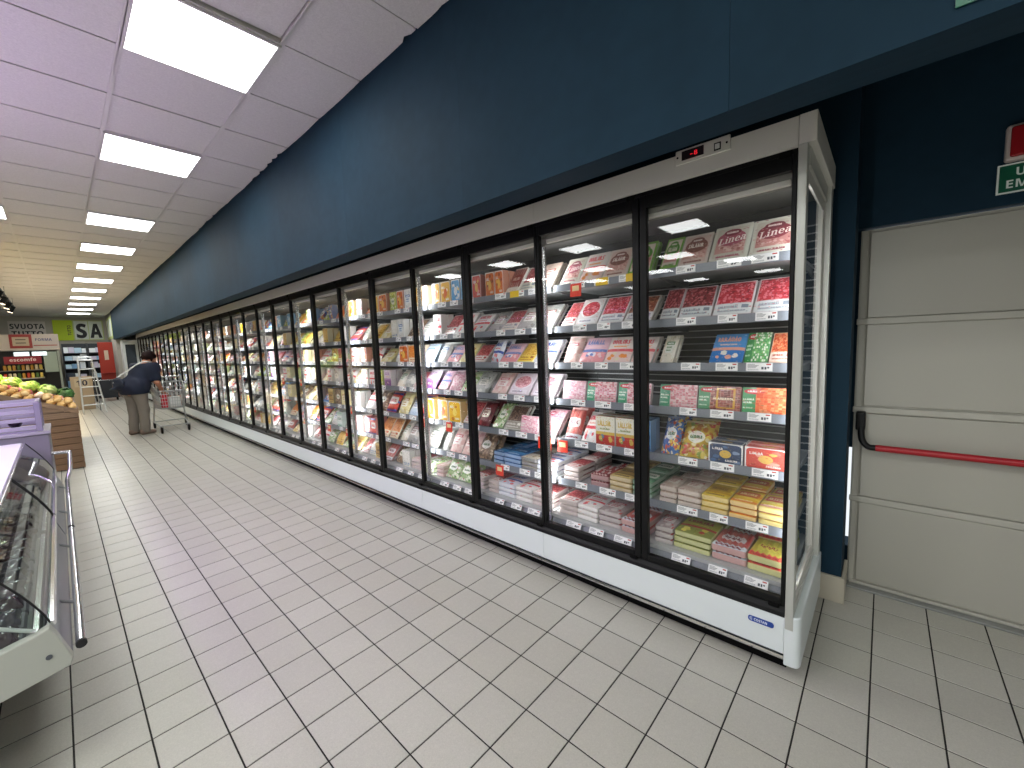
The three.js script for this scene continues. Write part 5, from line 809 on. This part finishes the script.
  { const w = []; for (let i = 0; i <= 10; i++) w.push(rod(lerp3(bot[0], bot[1], i / 10), lerp3(bot[3], bot[2], i / 10), 0.003, 5)); for (let i = 0; i <= 6; i++) w.push(rod(lerp3(bot[0], bot[3], i / 6), lerp3(bot[1], bot[2], i / 6), 0.003, 5)); part(T, 'basket_floor', mg(w), wire); }
  part(T, 'handle', mg([rod([-0.26, 1.02, 0.52], [0.26, 1.02, 0.52], 0.016, 10), rod([-0.25, 1.02, 0.52], [-0.25, 0.93, 0.42], 0.012), rod([0.25, 1.02, 0.52], [0.25, 0.93, 0.42], 0.012)]), mat(0x8e948e, 0.4), 'grey push handle');
  for (const s of [-1, 1]) part(T, 'leg_frame', tube([[0.22 * s, 0.52, 0.36], [0.25 * s, 0.2, 0.4], [0.25 * s, 0.13, 0.42], [0.2 * s, 0.14, -0.46]], 0.012, 10, 8), wire);
  part(T, 'lower_bar', mg([rod([-0.25, 0.14, 0.4], [0.25, 0.14, 0.4], 0.011), rod([-0.2, 0.14, -0.44], [0.2, 0.14, -0.44], 0.011)]), wire);
  const wheel = mg([new THREE.TorusGeometry(0.045, 0.018, 8, 18), new THREE.CylinderGeometry(0.035, 0.035, 0.02, 12).rotateX(Math.PI / 2)]).rotateY(Math.PI / 2), fork = mg([bx(-0.024, -0.018, 0, 0.075, -0.02, 0.02), bx(0.018, 0.024, 0, 0.075, -0.02, 0.02), bx(-0.024, 0.024, 0.07, 0.078, -0.02, 0.02)]);
  for (const [x, z] of [[-0.25, 0.42], [0.25, 0.42], [-0.2, -0.46], [0.2, -0.46]]) { const w = part(T, 'wheel', wheel, blackPlastic); w.position.set(x, 0.064, z); part(w, 'fork', fork, greyMetal); }
  part(T, 'child_seat', mg([rod([-0.22, 0.93, 0.3], [0.22, 0.93, 0.3], 0.006), rod([-0.22, 0.72, 0.26], [0.22, 0.72, 0.26], 0.006), ...Array.from({ length: 8 }, (_, i) => rod([-0.2 + i * 0.057, 0.93, 0.3], [-0.2 + i * 0.057, 0.6, 0.25], 0.003, 5))]), wire);
  // shopping inside it
  const at = (x, y, z) => { const c = Math.cos(Math.PI - 0.06), s = Math.sin(Math.PI - 0.06); return [1.42 + x * c + z * s, y, -10.4 - x * s + z * c]; };
  single('red_packet', rbx(-0.05, 0.05, 0, 0.26, -0.04, 0.04, 0.012, 2), mat(0xc02434, 0.4), 'red packet standing in the shopping trolley', 'packet', at(0.1, 0.46, -0.2));
  single('white_packet', rbx(-0.09, 0.09, 0, 0.2, -0.06, 0.06, 0.02, 2), mat(0xdcdedb, 0.45), 'white packet lying in the shopping trolley', 'packet', at(-0.05, 0.465, -0.26));
  single('grey_carton', rbx(-0.1, 0.1, 0, 0.16, -0.1, 0.1, 0.006, 1), mat(0xb4b8b4, 0.5), 'pale grey carton at the front of the shopping trolley', 'carton', at(0.02, 0.46, 0.12));
  single('orange_packet', rbx(-0.03, 0.03, 0, 0.2, -0.03, 0.03, 0.008, 1), mat(0xd06a30, 0.4), 'small orange packet in the shopping trolley', 'packet', at(-0.13, 0.46, -0.1));
}

scene.add(camera);
renderer.render(scene, camera);
